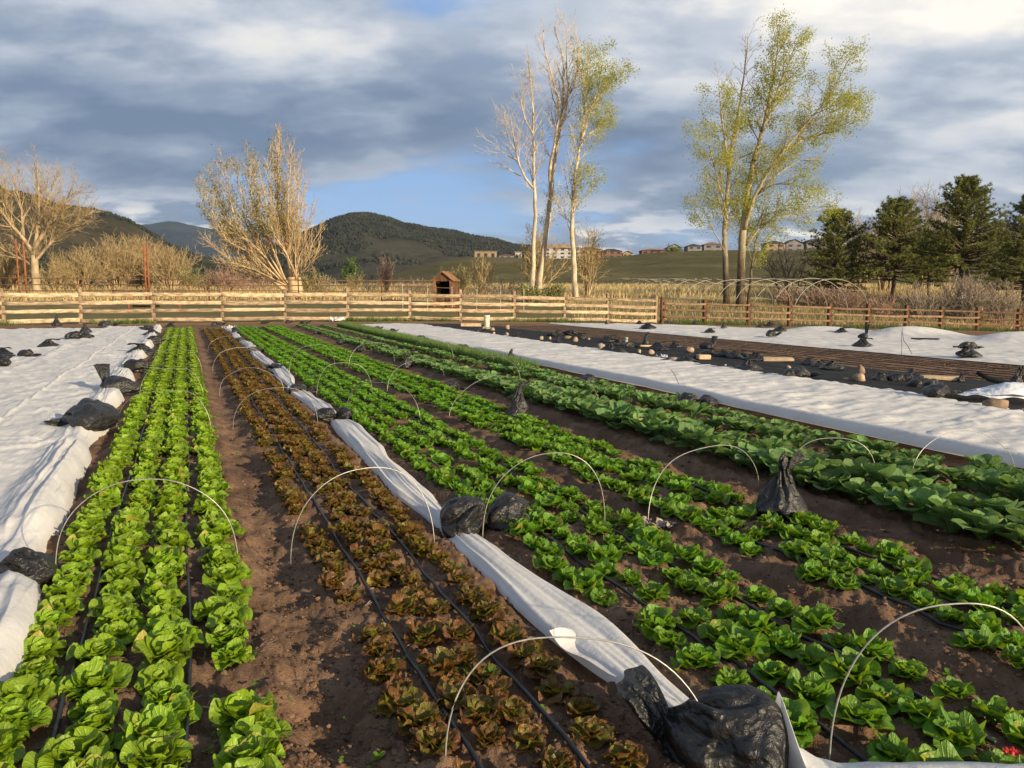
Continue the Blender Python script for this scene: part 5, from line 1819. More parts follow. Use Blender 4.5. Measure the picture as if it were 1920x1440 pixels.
class Tree:
    def __init__(self, seed, twist=0.10, up=0.10, rmin=0.012):
        self.rg = np.random.default_rng(seed)
        self.wood, self.twig, self.tips = MB(), MB(), []
        self.twist, self.up, self.rmin = twist, up, rmin

    def limb(self, P, r0, r1, k=8):
        n = len(P)
        r = r0 + (r1 - r0) * np.linspace(0, 1, n) ** 0.8
        self.wood.tube(P, r, k)
        return r

    def grow(self, p, d, L, r, lvl, spec):
        """a branch and, from SPEC[lvl], its children: (count per metre, length ratio, angle low, angle high)"""
        rg = self.rg
        n = max(3, min(9, int(L / 0.45) + 2))
        st = L / (n - 1)
        P = np.zeros((n, 3))
        P[0] = p
        d = np.array(d, float)
        W = rg.normal(0, self.twist, (n, 3))
        for i in range(1, n):
            d = d + W[i]
            d[2] += self.up
            d /= math.sqrt(d @ d)
            P[i] = P[i - 1] + d * st
        rr = np.maximum(r * (1 - 0.75 * np.linspace(0, 1, n)), self.rmin * .6)
        (self.wood if r > 0.05 else self.twig).tube(P, rr, 6 if r > .05 else (4 if r > .02 else 3), cap=False, a=(rg.uniform(), rg.uniform(), 0, 1) if r <= .05 else None)
        if lvl >= len(spec):
            self.tips.append(P)
            return
        self.children(P, rr, L, lvl, spec)
        if lvl >= len(spec) - 1:
            self.tips.append(P)

    def children(self, P, rr, L, lvl, spec, u0=0.18, dirbias=None):
        rg = self.rg
        dens, ratio, a0, a1 = spec[lvl]
        m = max(1, int(round(L * dens * rg.uniform(.8, 1.2))))
        n = len(P)
        az = rg.uniform(0, 6.28)
        for k in range(m):
            u = u0 + (1 - u0) * (k + rg.uniform(0, 1)) / m
            f = min(u * (n - 1), n - 1.001)
            i = int(f)
            p = P[i] + (P[i + 1] - P[i]) * (f - i)
            t = P[i + 1] - P[i]
            t = t / math.sqrt(t @ t)
            az += 2.4 + rg.uniform(-.5, .5)
            ref = np.array((1.0, 0, 0)) if abs(t[2]) > .7 else np.array((0, 0, 1.0))
            A = np.cross(t, ref)
            A /= math.sqrt(A @ A)
            B = np.cross(t, A)
            ang = R(rg.uniform(a0, a1))
            d = t * math.cos(ang) + (A * math.cos(az) + B * math.sin(az)) * math.sin(ang)
            if dirbias is not None:
                d = d + np.array(dirbias)
                d /= math.sqrt(d @ d)
            l = L * ratio * rg.uniform(.55, 1.15) * (1.15 - .55 * u)
            self.grow(p, d, l, max(min(rr[i] * .55, l * .018), self.rmin), lvl + 1, spec)

    def leaves(self, per, size, spread, frac=1.0, keep=None, hang=0.0):
        rg = self.rg
        P = [t for t in self.tips if rg.uniform() < frac]
        if not P:
            return None
        C = []
        for t in P:
            k = rg.poisson(per)
            if not k:
                continue
            f = rg.uniform(0.15, 1, k) * (len(t) - 1.001)
            i = f.astype(int)
            C.append(t[i] + (t[i + 1] - t[i]) * (f - i)[:, None])
        C = np.vstack(C)
        C = C + rg.normal(0, spread, C.shape)
        C[:, 2] -= hang * rg.uniform(0, 1, len(C))
        if keep is not None:
            C = C[keep(C, rg)]
        return leaf_quads(C, size, rg)

    def build(self, name, loc, label, group, bark, twig_m, crown=None, leaf_m=None, cat='tree', crown_name='leaves'):
        o = empty(name, loc, label, cat, group)
        O = np.array(o.location)
        for b, nm, m_ in ((self.wood, 'trunk', bark), (self.twig, 'twigs', twig_m), (crown, crown_name, leaf_m)):
            if b is not None and b.n:
                b.v = [v - O for v in b.v]
                b.build(nm, M[m_], o)
        return o


def leaf_quads(C, size, rg, asp=0.7):
    n = len(C)
    a = rg.normal(0, 1, (n, 3))
    a /= np.linalg.norm(a, axis=1, keepdims=True)
    c = np.cross(a, rg.normal(0, 1, (n, 3)))
    c /= np.linalg.norm(c, axis=1, keepdims=True) + 1e-9
    s = size * rg.uniform(.6, 1.3, (n, 1))
    V = np.stack((C - a * s * .5, C + c * s * asp * .5, C + a * s * .5, C - c * s * asp * .5), 1)
    v = np.repeat(rg.uniform(0, 1, n), 4)
    b = MB()
    b.add(V.reshape(-1, 3), (np.arange(n) * 4)[:, None] + np.arange(4)[None], None, np.stack((v, v, v, v * 0 + 1), 1))
    return b


def traced(tree, Y, limbs, spec, jy=0.8, kk=10, bias=None, u0=.3, minlen=0):
    """limbs: (pixels, r0, r1, depth shift at the tip, first child position)"""
    for li, (pts, r0, r1, dy, uu) in enumerate(limbs):
        n = len(pts)
        W = np.array([at_depth(px, py, Y + dy * (k / max(1, n - 1))) for k, (px, py) in enumerate(pts)])
        P = polyline(W, max(8, n * 3), tree.rg, 0.02)
        rr = tree.limb(P, r0, r1, kk)
        L = np.linalg.norm(np.diff(P, axis=0), axis=1).sum()
        if uu < 1:
            # children lengths are relative to a nominal length so that long bare trunks do not throw giants
            sub = spec(L, li) if callable(spec) else spec
            tree.children(P, rr, L, 0, sub, uu, bias)


def tall_spec(L, li):
    q = 1.0 / max(L, 1)
    return [(2.0, 2.5 * q, 16, 46), (2.8, .50, 18, 48), (3.4, .5, 20, 50)]


def poplar(name, Y, base, limbs, label, seed, leafcfg, spec=tall_spec, bark='palebark', twig='palebark', leaf_m='paleleaf', up=.09):
    t = Tree(seed, .075, up, .0145)
    traced(t, Y, limbs, spec)
    crown = t.leaves(*leafcfg[0], **leafcfg[1]) if leafcfg else None
    p = at_depth(*base, Y)
    return t.build(name, (p[0], Y, gz(p[0], Y)), label, 'tall bare poplars beyond the fence', bark, twig, crown, leaf_m)


# three slender trunks
poplar('poplar_tree', 61, (1000, 545), [
    ([(997, 555), (1000, 480), (1004, 400), (1001, 330), (1000, 270), (999, 210), (996, 160), (990, 115)], .22, .03, .5, .42),
    ([(999, 352), (985, 335), (974, 310), (968, 285), (962, 255), (958, 225)], .11, .02, -1.2, .2),
    ([(976, 330), (958, 320), (943, 310), (931, 305)], .06, .015, 1.0, .3),
    ([(972, 300), (952, 292), (938, 282), (928, 270)], .06, .015, -.8, .3),
    ([(1000, 290), (1012, 265), (1018, 245)], .08, .02, 1.5, .2),
    ([(999, 250), (985, 225), (977, 190), (977, 150)], .07, .015, 1.0, .2),
    ([(968, 285), (955, 262), (947, 240), (942, 225)], .05, .012, .6, .2)],
    'leftmost of the three slender pale trunks, leafless with bare side limbs', 101, ((0.6, .13, .25), dict(keep=lambda C, rg: (C[:, 2] < 9) & (rg.uniform(0, 1, len(C)) < .8))))
poplar('poplar_tree', 62, (1012, 545), [
    ([(1008, 555), (1018, 480), (1027, 410), (1033, 370)], .26, .19, .0, .6),
    ([(1033, 370), (1040, 300), (1047, 260), (1054, 210), (1058, 160), (1056, 110), (1047, 75), (1040, 50)], .18, .03, 1.0, .2),
    ([(1034, 370), (1030, 320), (1040, 270), (1046, 230), (1050, 190), (1040, 165), (1028, 120), (1018, 80), (1020, 55)], .16, .025, -1.2, .3),
    ([(1054, 205), (1066, 180), (1080, 150), (1086, 120), (1085, 90), (1078, 62)], .11, .02, 1.2, .15),
    ([(1050, 235), (1060, 215), (1066, 170), (1062, 120), (1064, 70), (1062, 45)], .10, .02, -.8, .15),
    ([(1036, 365), (1048, 345), (1058, 350)], .05, .015, 1.2, .3),
    ([(1047, 245), (1062, 222), (1080, 210)], .06, .015, .8, .2),
    ([(1044, 205), (1036, 180), (1028, 150)], .06, .015, -.8, .2)],
    'middle one of the three slender pale trunks, tallest and forking into bare limbs', 102, ((0.6, .13, .25), dict(keep=lambda C, rg: (C[:, 2] < 10) & (rg.uniform(0, 1, len(C)) < .8))))
poplar('poplar_tree', 60, (1080, 550), [
    ([(1079, 560), (1076, 490), (1072, 440), (1074, 380), (1078, 330), (1086, 285), (1092, 245), (1097, 190), (1100, 150), (1104, 105)], .24, .03, .4, .3),
    ([(1090, 262), (1100, 235), (1110, 200), (1122, 160), (1130, 120), (1135, 95)], .11, .02, 1.2, .1),
    ([(1095, 215), (1112, 195), (1128, 175), (1148, 160), (1158, 140)], .09, .02, -1.0, .1),
    ([(1097, 190), (1090, 160), (1086, 130), (1088, 95)], .08, .02, .8, .1),
    ([(1088, 275), (1102, 255), (1120, 240), (1140, 232)], .06, .015, .8, .1),
    ([(1074, 400), (1090, 380), (1105, 355)], .04, .012, -.8, .1),
    ([(1072, 440), (1060, 410), (1058, 380)], .04, .012, .8, .1)],
    'rightmost of the three slender pale trunks, with thin new leaves up its right side', 103, ((13, .12, .22), dict(keep=lambda C, rg: rg.uniform(0, 1, len(C)) < np.clip(.25 + 0.35 * (C[:, 0] - 4.6), .05, 1))), leaf_m='newleaf')


def broad_spec(L, li):
    q = 1.0 / max(L, 1)
    return [(1.9, 2.8 * q, 20, 58), (2.6, .50, 22, 55), (3.0, .5, 25, 55)]


poplar('cottonwood_tree', 60, (1375, 560), [
    ([(1362, 572), (1362, 520), (1358, 460), (1362, 380), (1366, 320), (1374, 260), (1386, 200), (1394, 150), (1400, 100), (1402, 70)], .29, .03, 1.2, .25),
    ([(1366, 310), (1358, 260), (1352, 210), (1348, 160)], .14, .02, -.8, .15),
    ([(1402, 575), (1408, 520), (1412, 480), (1420, 440), (1436, 400)], .16, .03, 1.2, .35),
    ([(1362, 400), (1348, 350), (1336, 300), (1324, 250)], .10, .02, -1.5, .2),
    ([(1388, 575), (1390, 500), (1392, 440), (1402, 360), (1414, 300)], .36, .22, .4, .5),
    ([(1414, 300), (1428, 250), (1440, 200), (1452, 140), (1458, 90), (1462, 50)], .20, .03, 1.4, .1),
    ([(1430, 245), (1446, 200), (1466, 150), (1486, 100), (1500, 65)], .14, .02, -1.2, .1),
    ([(1396, 430), (1414, 370), (1440, 320), (1472, 280), (1505, 240), (1540, 200), (1572, 150), (1590, 115)], .18, .03, -1.4, .2),
    ([(1470, 283), (1505, 262), (1545, 250), (1580, 215), (1612, 190)], .12, .02, 1.5, .1),
    ([(1420, 365), (1460, 325), (1500, 300), (1540, 298)], .10, .02, .8, .1),
    ([(1500, 243), (1530, 225), (1570, 205), (1600, 190)], .09, .02, -1, .1),
    ([(1540, 200), (1556, 160), (1566, 120)], .07, .02, 1, .1),
    ([(1400, 460), (1430, 420), (1470, 405), (1520, 395), (1560, 380)], .09, .02, .8, .2),
    ([(1420, 365), (1450, 345), (1490, 345), (1515, 360)], .07, .02, -1.8, .2),
    ([(1392, 470), (1410, 440), (1440, 380)], .12, .03, 1.8, .2),
    ([(1358, 470), (1342, 440), (1326, 410), (1312, 375)], .06, .015, .6, .3)],
    'broad many-limbed cottonwood in yellow-green new leaf beyond the hoop tunnel frame', 110,
    ((15.0, .115, .22), dict(hang=.3, keep=lambda C, rg: (C[:, 2] > 3.2) & ((C[:, 2] < 17.0) | (C[:, 0] > 18.8)) & (rg.uniform(0, 1, len(C)) < .92))), spec=broad_spec, bark='cottonbark', twig='greybark', leaf_m='newleaf', up=.06)


def many_spec(L, li):
    q = 1.0 / max(L, 1)
    return [(3.4, 1.9 * q, 12, 36), (3.8, .5, 14, 40), (4.4, .5, 16, 44)]


limbs = []
rgm = np.random.default_rng(44)
for tip, mid, r0, dy in (((524, 258), (522, 400), .20, .8), ((500, 300), (508, 400), .15, -1), ((552, 300), (548, 420), .15, 1), ((546, 285), (540, 410), .14, -.8), ((476, 310), (486, 420), .16, 1.4),
                         ((466, 290), (476, 400), .12, -1.6), ((440, 310), (462, 430), .12, .8), ((420, 305), (448, 440), .12, -1.0), ((395, 325), (432, 440), .12, 1.4), ((376, 345), (424, 450), .10, -.8),
                         ((382, 400), (430, 470), .09, 1.8), ((392, 455), (440, 495), .08, -1.8), ((415, 490), (460, 515), .07, .8), ((570, 360), (560, 450), .12, 1.4), ((586, 390), (568, 460), .10, -1.2),
                         ((604, 425), (578, 480), .08, .8), ((596, 470), (574, 505), .06, -1.0), ((510, 280), (530, 420), .12, 2.2), ((490, 340), (512, 440), .11, -2.2), ((536, 330), (538, 440), .11, 2.6), ((405, 365), (446, 465), .09, 2.6), ((560, 330), (552, 440), .10, -2.4)):
    jx = 552 if mid[0] > 500 else 530
    j0 = (jx + rgm.uniform(-8, 6), 522 if jx > 540 else 528)
    limbs.append(([(556, 545), j0, ((j0[0] * .42 + mid[0] * .58), (j0[1] * .30 + mid[1] * .70)), mid, ((mid[0] + tip[0]) / 2 + rgm.uniform(-4, 4), (mid[1] + tip[1]) / 2), tip], r0 * .74, .014, dy, .26))
limbs.append(([(553, 566), (554, 545), (552, 520)], .62, .5, 0, 1))
limbs.append(([(545, 556), (528, 540), (505, 520), (480, 512)], .22, .08, -.4, .5))
poplar('bare_tree', 57, (552, 556), limbs, 'broad bare tree fanning from a thick stub trunk, before the dark middle hill', 120,
       ((1.5, .13, .2), dict(keep=lambda C, rg: (C[:, 0] < -16.5 + rg.normal(0, 1, len(C))) & (C[:, 2] > 5.5) | (rg.uniform(0, 1, len(C)) < .06))), spec=many_spec, bark='goldbark', twig='goldbark', leaf_m='paleleaf', up=.12)


def wide_spec(L, li):
    q = 1.0 / max(L, 1)
    return [(2.8, 3.0 * q, 20, 50), (3.2, .5, 22, 50), (3.6, .5, 24, 52)]


poplar('bare_tree', 74, (68, 545), [
    ([(69, 552), (67, 520), (64, 478)], .42, .3, 0, .7),
    ([(64, 478), (72, 420), (74, 360), (68, 320), (64, 306)], .26, .03, 1, .15),
    ([(64, 478), (42, 445), (20, 420), (-10, 380), (-30, 345)], .22, .03, -1, .15),
    ([(62, 470), (86, 430), (108, 395), (128, 370), (150, 352)], .22, .03, -1.5, .15),
    ([(66, 490), (95, 455), (125, 430), (160, 405), (176, 395)], .16, .03, 1.5, .15),
    ([(72, 420), (92, 370), (104, 335), (112, 320)], .13, .02, 1.8, .15),
    ([(44, 447), (40, 390), (28, 340), (20, 312)], .14, .02, 1.2, .15),
    ([(66, 500), (30, 480), (0, 465), (-30, 440)], .14, .03, 2, .15),
    ([(86, 430), (118, 410), (150, 400)], .10, .02, -2, .15),
    ([(20, 420), (5, 380), (-5, 330)], .10, .02, -2, .15)],
    'big spreading bare tree at the left frame edge, standing before the left hill', 130, None, spec=wide_spec, bark='greybark', twig='tantwig', up=.08)


def bush(px, py_top, Y, wpx, label, name, twig, seed, leaf=None, group=None, dens=26, cat='shrub', upr=0.05, lsize=.10, lper=2.0, spread=1.0, trunk='greybark'):
    t = Tree(seed, .13, upr, .019)
    rg = t.rg
    p = at_depth(px, py_top, Y)
    z0 = gz(p[0], Y)
    H = max(0.8, p[2] - z0)
    Wd = wpx / F * Y / 2
    for k in range(dens):
        a = rg.uniform(0, 6.28)
        q = math.sqrt(rg.uniform(0, 1))
        d = np.array((math.cos(a) * q * Wd * spread, math.sin(a) * q * Wd * .8 * spread, H * (1.05 - .42 * q * q)))
        L = np.linalg.norm(d) * rg.uniform(.72, .92)
        d = d / np.linalg.norm(d)
        b0 = np.array((p[0] + math.cos(a) * q * Wd * .25, Y + math.sin(a) * q * Wd * .25, z0 - .05))
        t.grow(b0, d, L, .010 * L + .012, 0, [(2.8, .42, 16, 48), (3.6, .5, 18, 52)])
    crown = None
    if leaf:
        crown = t.leaves(lper, lsize, .12)
    return t.build(name, (p[0], Y, z0), label, group, trunk, twig, crown, leaf, cat)


tb = 'tan leafless bushes beyond the left fence'
bush(215, 442, 88, 90, 'tall tan leafless bush left of the pair of rusty poles', 'bare_bush', 'tantwig', 201, group=tb, dens=46)
bush(262, 438, 92, 90, 'rounded tan leafless bush right behind the pair of rusty poles', 'bare_bush', 'tantwig', 202, group=tb, dens=50)
bush(318, 452, 86, 90, 'tan leafless bush just right of the rusty poles', 'bare_bush', 'tantwig', 203, group=tb, dens=46)
bush(150, 455, 84, 110, 'tan bush under the right limbs of the big bare tree', 'bare_bush', 'tantwig', 204, 'paleleaf', tb, 42, lper=.5)
bush(100, 475, 80, 80, 'tan bush below the trunk fork of the big bare tree', 'bare_bush', 'tantwig', 205, 'paleleaf', tb, 24, lper=.7)
bush(10, 455, 82, 120, 'tan bush at the left frame edge under the big bare tree', 'bare_bush', 'tantwig', 206, 'paleleaf', tb, 42, lper=.5)
bush(355, 492, 78, 50, 'leafing green bush at the right end of the tan bushes', 'green_bush', 'tantwig', 207, 'shrubleaf', None, 20, lper=2.6, lsize=.12)
bush(385, 510, 84, 46, 'low olive bush right of the leafing green bush', 'green_bush', 'tantwig', 208, 'paleleaf', None, 18, lper=1.5)
bush(425, 496, 82, 90, 'wide reddish tan bush left of the fanning bare tree', 'bare_bush', 'redtwig', 209, group='reddish bushes on the pasture', dens=46)
bush(480, 515, 80, 80, 'low reddish bush under the left limbs of the fanning bare tree', 'bare_bush', 'redtwig', 210, group='reddish bushes on the pasture', dens=30)
bush(588, 496, 62, 60, 'dark green bush right against the fanning bare tree trunk', 'green_bush', 'tantwig', 211, 'shrubleaf', None, 22, lper=2.4)
bush(612, 512, 70, 40, 'white flowering bush right of the fanning bare tree', 'flowering_bush', 'greytwig', 212, 'blossom', 'flowering bushes', 14, lper=1.2)
bush(664, 504, 82, 44, 'small green tree between the fanning bare tree and the thin saplings', 'green_bush', 'tantwig', 213, 'shrubleaf', None, 18, lper=2.2)
bush(690, 515, 78, 50, 'faint flowering bush beside the small green tree', 'flowering_bush', 'greytwig', 214, 'blossom', 'flowering bushes', 14, lper=.8)
bush(724, 478, 76, 26, 'slender reddish sapling cluster left of the shed', 'bare_sapling', 'redtwig', 215, None, None, 14, upr=.16, spread=.6)
bush(772, 520, 76, 70, 'low flowering bush left of the shed', 'flowering_bush', 'greytwig', 216, 'blossom', 'flowering bushes', 18, lper=.9)
bush(866, 490, 72, 66, 'leafing green bush right behind the shed', 'green_bush', 'tantwig', 217, 'shrubleaf', None, 24, lper=2.2)
bush(828, 500, 78, 40, 'green bush showing left behind the shed', 'green_bush', 'tantwig', 218, 'shrubleaf', None, 14, lper=2.0)
bush(901, 468, 66, 46, 'pale leafless sapling right of the shed', 'bare_sapling', 'tantwig', 219, None, None, 15, upr=.13, spread=.7)
bush(945, 518, 66, 80, 'white flowering bush between the shed and the three slender trunks', 'flowering_bush', 'greytwig', 220, 'blossom', 'flowering bushes', 20, lper=1.5)
bush(993, 528, 57, 40, 'low bright green bush at the feet of the slender trunks, left one', 'green_bush', 'tantwig', 221, 'shrubleaf', None, 24, lper=4, lsize=.13, spread=1.1)
bush(1036, 526, 57, 52, 'low bright green bush at the feet of the slender trunks, right one', 'green_bush', 'tantwig', 222, 'shrubleaf', None, 26, lper=4, lsize=.13, spread=1.1)
bush(1008, 410, 64, 90, 'pale green young tree behind the three slender trunks', 'young_tree', 'tantwig', 223, 'paleleaf', None, 13, 'tree', lper=1.2, spread=.8)
bush(1105, 400, 66, 60, 'thin pale young tree right behind the rightmost slender trunk', 'young_tree', 'tantwig', 224, 'paleleaf', None, 9, 'tree', lper=1.0, spread=.8)
rb = 'pinkish leafless bushes behind the right fence'
bush(1480, 535, 62, 70, 'pinkish leafless bush under the left end hoops of the tunnel frame, by the cottonwood', 'bare_bush', 'redtwig', 225, 'blossom', rb, 40, lper=.25)
bush(1535, 530, 61, 80, 'pinkish leafless bush in the middle of the tunnel frame hoops', 'bare_bush', 'redtwig', 226, 'blossom', rb, 46, lper=.35)
bush(1590, 528, 60, 90, 'pinkish leafless bush at the right end of the tunnel frame', 'bare_bush', 'redtwig', 227, 'blossom', rb, 48, lper=.35)
bush(1660, 545, 58, 90, 'reddish grey bush under the left pair of pines', 'bare_bush', 'redtwig', 228, None, rb, 28)
bush(1735, 522, 58, 90, 'grey-tan bush between the pine trunks', 'bare_bush', 'greytwig', 229, None, rb, 28)
bush(1810, 508, 58, 110, 'tall grey bush with pale tips at the foot of the biggest pine', 'bare_bush', 'greytwig', 230, 'blossom', rb, 48, lper=.3)
bush(1885, 520, 58, 100, 'grey-brown bush at the right frame edge behind the fence', 'bare_bush', 'greytwig', 231, None, rb, 32)
bush(1545, 495, 66, 44, 'upright tan bush behind the tunnel frame, left of the first pine', 'bare_bush', 'tantwig', 232, None, None, 18, upr=.12)
bush(1480, 430, 70, 100, 'dark thin-leaved young tree between the cottonwood and the first pine', 'young_tree', 'greytwig', 233, 'paleleaf', None, 12, 'tree', lper=.6, trunk='darkbark')
bt = 'bare trees behind the pines'
bush(1620, 380, 76, 90, 'grey bare tree rising behind the gap between the first two pines', 'bare_tree', 'greytwig', 234, None, bt, 12, 'tree', spread=.8)
bush(1670, 350, 78, 80, 'pale-tipped bare tree rising above the second pine', 'bare_tree', 'tantwig', 235, 'paleleaf', bt, 14, 'tree', lper=.5, spread=.7)
bush(1737, 348, 78, 70, 'bare tree rising between the second and third pines', 'bare_tree', 'greytwig', 236, 'paleleaf', bt, 12, 'tree', lper=.5, spread=.7)
bush(1790, 345, 80, 60, 'pale bare tree top showing left of the biggest pine', 'bare_tree', 'tantwig', 237, None, bt, 10, 'tree', spread=.6)


def pine(px, py_top, Y, wpx, label, seed, skirt=0.18):
    rg = np.random.default_rng(seed)
    p = at_depth(px, py_top, Y)
    z0 = gz(p[0], Y)
    H = p[2] - z0
    Wd = wpx / F * Y / 2
    o = empty('pine_tree', (p[0], Y, z0), label, 'pine tree', 'pines behind the right fence')
    tk = MB()
    hs = np.linspace(-.2, H * .97, 12)
    wx, wy = 0.12 * fbm(hs * .6, hs * 0 + seed, 2, seed), .12 * fbm(hs * .6, hs * 0 + seed + 9, 2, seed)
    tk.tube(np.stack((wx, wy, hs), 1), .17 * (1 - .9 * np.linspace(0, 1, 12)) * H / 7, 9)
    C, D = [], []
    nb = int(25 * H)
    az = 0
    for k in range(nb):
        u = (k + rg.uniform()) / nb
        zb = H * (skirt + (1 - skirt) * u ** .9)
        f = (zb / H - skirt) / (1 - skirt)
        Rm = Wd * (1.0 - f) ** .60 * (0.72 + 0.28 * min(1, f * 5)) * rg.uniform(.5, 1.2) + .12
        az += 2.4 + rg.uniform(-.6, .6)
        el = R(-8 + 48 * f + rg.uniform(-14, 14))
        n = 7
        s = np.linspace(0, 1, n)
        ex = np.cos(el) * Rm * s
        ez = np.sin(el) * Rm * s + .16 * Rm * s ** 2
        P = np.stack((np.interp(zb, hs, wx) + ex * math.cos(az), np.interp(zb, hs, wy) + ex * math.sin(az), zb + ez), 1)
        tk.tube(P, np.maximum(.028 * Rm * (1 - s * .8), .008), 4, cap=False)
        m = int(5 + Rm * 7)
        for q in range(m):
            ss = rg.uniform(.48, 1.05)
            c = np.array([np.interp(ss, s, P[:, j]) for j in range(3)]) + rg.normal(0, .13 * Rm * .5, 3) * np.array((1, 1, .5))
            C.append(c)
            D.append((math.cos(az) * .6, math.sin(az) * .6, .7))
    C, D = np.array(C), np.array(D)
    n, nbld = len(C), 15
    d = rg.normal(0, 1, (n, nbld, 3)) * .75 + D[:, None]
    d /= np.linalg.norm(d, axis=2, keepdims=True)
    L = rg.uniform(.13, .27, (n, nbld, 1))
    side = np.cross(d, rg.normal(0, 1, (n, nbld, 3)))
    side /= np.linalg.norm(side, axis=2, keepdims=True)
    tip = C[:, None] + d * L
    w = .021
    V = np.stack((np.broadcast_to(C[:, None], tip.shape) - side * w, np.broadcast_to(C[:, None], tip.shape) + side * w, tip + side * w * .4), 2)
    av = np.repeat(rg.uniform(0, 1, n), nbld * 3)
    b = MB()
    b.add(V.reshape(-1, 3), None, np.arange(n * nbld * 3).reshape(-1, 3), np.stack((av, av, av, av * 0 + 1), 1))
    tk.build('trunk', M['darkbark'], o)
    b.build('needles', M['needle'], o)


pine(1572, 400, 64, 160, 'smallest of the pines, first one right of the cottonwood', 301, .12)
pine(1684, 378, 62, 150, 'yellowish pine, second one right of the cottonwood', 302, .27)
pine(1748, 440, 68, 80, 'narrow dark pine in between the yellowish pine and the biggest one', 305, .2)
pine(1814, 338, 61, 170, 'biggest pine, with a rounded cone top and bare lower trunk', 303, .30)
pine(1935, 370, 60, 150, 'dark pine cut by the right frame edge', 304, .25)


# ---------------------------------------------------------------- houses on the ridge
HM = {k: mat('house_' + k, c, .85, .1, .12, .3) for k, c in dict(white=(.46, .45, .44), tan=(.30, .22, .14), brown=(.17, .095, .06), grey=(.19, .18, .18), roofd=(.055, .055, .06), roofb=(.22, .125, .08), roofl=(.27, .19, .12), wrap=(.36, .22, .13)).items()}
HM['glass'] = mat('house_glass', (.03, .035, .045), .2, .6, .1, 1)


def house(px0, px1, ytop, ybase, wall, roof, label, kind='gable', floors=2, rz=0.0, Y=400, depth=9):
    a = at_depth((px0 + px1) / 2, ybase, Y)
    x = a[0]
    zb = min(a[2], float(grass_hill.z(np.array(x), np.array(float(Y)))) + 0.6)
    W = (px1 - px0) / F * Y
    H = (ybase - ytop) / F * Y + (a[2] - zb)
    o = empty('house', (x, Y, zb), label, 'house', 'houses on the ridge', rz)
    e = H * (.68 if kind == 'gable' else (.74 if kind == 'hip' else 1.0))
    b = MB().box((0, 0, e / 2 - .8), (W, depth, e + 1.6))
    if kind == 'flat':
        b.box((W * .12, 0, e - H * .1), (W * .3, depth * .7, H * .35))
    if kind == 'gable':
        n = b.n
        b.add([(-W / 2, -depth / 2, e), (W / 2, -depth / 2, e), (0, -depth / 2, H), (-W / 2, depth / 2, e), (W / 2, depth / 2, e), (0, depth / 2, H)], None, [(0, 1, 2), (4, 3, 5)])
    b.build('wall', HM[wall], o, smooth=False)
    r = MB()
    ov = .5
    if kind == 'gable':
        sl, L = math.atan2(H - e, W / 2), math.hypot(H - e, W / 2) + ov
        for sx in (-1, 1):
            r.box((sx * (W / 4 + .15), 0, (e + H) / 2 + .06), (L, depth + 2 * ov, .25), ry=sx * sl)
    elif kind == 'hip':
        q = min(W, depth) * .42
        V = [(-W / 2 - ov, -depth / 2 - ov, e), (W / 2 + ov, -depth / 2 - ov, e), (W / 2 + ov, depth / 2 + ov, e), (-W / 2 - ov, depth / 2 + ov, e), (-W / 2 + q, 0, H), (W / 2 - q, 0, H)]
        r.add(V, [(0, 1, 5, 4), (2, 3, 4, 5), (3, 2, 1, 0)], [(1, 2, 5), (3, 0, 4)])
        if W > 12:                              # a front cross gable
            r.add([(-W * .1, -depth / 2 - 1.2, e), (W * .3, -depth / 2 - 1.2, e), (W * .1, -depth / 2 - 1.2, H * .96), (W * .1, 0, H * .96), (-W * .1, 0, e), (W * .3, 0, e)], [(0, 2, 3, 4), (2, 1, 5, 3)], [(0, 1, 2)])
    else:
        r.box((0, 0, e + .12), (W + .8, depth + .8, .35))
    r.build('roof', HM[roof], o, smooth=False)
    nw = max(2, int(W / 3.2))
    for f in range(floors):
        for k in range(nw):
            xx = -W / 2 + (k + .5) * W / nw
            zc = (f + .55) * e / floors
            w_ = MB().box((xx, -depth / 2 - .04, zc), (W / nw * .42, .12, e / floors * .46)).build('window', HM['glass'], o, smooth=False)


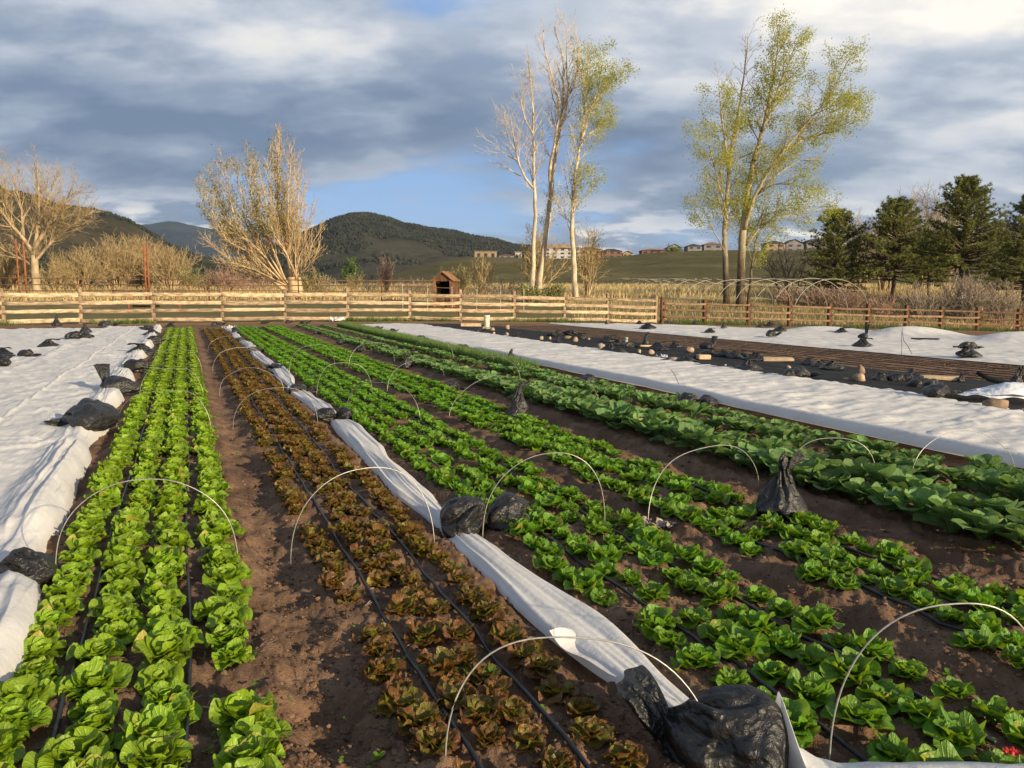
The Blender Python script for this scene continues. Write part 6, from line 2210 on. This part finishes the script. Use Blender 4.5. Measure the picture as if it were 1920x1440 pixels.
house(892, 931, 473, 488, 'tan', 'roofl', 'low tan flat-roofed building at the left end of the ridge', 'flat', 1)
house(936, 972, 477, 488, 'grey', 'roofb', 'long low grey building left of the slender trunks on the ridge', 'hip', 1)
house(966, 978, 474, 488, 'white', 'roofl', 'tiny white block beside the long low grey building', 'flat', 1)
house(1006, 1086, 460, 487, 'white', 'wrap', 'large white unfinished building with a tan timber roof between the slender trunks', 'hip', 3, depth=14)
house(1086, 1124, 463, 487, 'wrap', 'roofb', 'tan timber house just right of the rightmost slender trunk on the ridge', 'hip', 2)
house(1126, 1164, 467, 486, 'brown', 'roofd', 'dark brown double house with pale stone fronts on the ridge', 'hip', 2)
house(1166, 1183, 472, 485, 'tan', 'roofb', 'small tan gabled house on the ridge', 'gable', 1)
house(1201, 1249, 467, 481, 'brown', 'roofb', 'long brown low house in the middle of the ridge', 'hip', 1)
house(1249, 1274, 460, 479, 'white', 'roofd', 'white gabled house with a dark roof left of the cottonwood', 'gable', 2)
house(1286, 1312, 458, 477, 'grey', 'roofd', 'grey house half hidden by the bare twigs left of the cottonwood', 'hip', 2)
house(1316, 1350, 455, 476, 'grey', 'roofb', 'brown-roofed grey house directly behind the cottonwood trunks', 'hip', 2)
house(1432, 1466, 452, 475, 'tan', 'roofd', 'tan dark-roofed house just right of the cottonwood trunk', 'hip', 2)
house(1468, 1500, 451, 474, 'grey', 'roofd', 'grey house with a deck, left of the first pine', 'gable', 2)
house(1506, 1545, 449, 473, 'grey', 'roofd', 'grey hip-roofed house partly behind the first pine', 'hip', 2)
house(1858, 1908, 418, 436, 'tan', 'roofd', 'grey-roofed house high on the ridge right of the biggest pine', 'hip', 2)
for px, py, w, lab in ((1279, 458, 20, 'dark green tree between two houses left of the cottonwood on the ridge'), (655, 487, 16, 'small dark round tree on the slope of the grassy hill'), (1184, 476, 10, 'tiny dark tree at the small gabled house on the ridge')):
    bush(px, py, 385 if py < 480 else 330, w, lab, 'green_tree', 'greytwig', int(px), 'shrubleaf', None, 12, 'tree', lsize=.6, lper=2.5)


# ---------------------------------------------------------------- the air between here and the mountain
def haze():
    b = MB().box((0, 3800, 340), (13000, 12600, 720))
    m_ = bpy.data.materials.new('haze')
    m_.use_nodes = True
    g = NT(m_.node_tree)
    g.n.clear()
    out = g.new('ShaderNodeOutputMaterial')
    v = g.new('ShaderNodeVolumePrincipled')
    v.inputs['Color'].default_value = (0.62, 0.78, 1.0, 1)
    v.inputs['Density'].default_value = 0.00006
    v.inputs['Anisotropy'].default_value = 0.2
    g.l.new(v.outputs[0], out.inputs['Volume'])
    tag(b.build('haze', m_, smooth=False), kind='stuff')


haze()
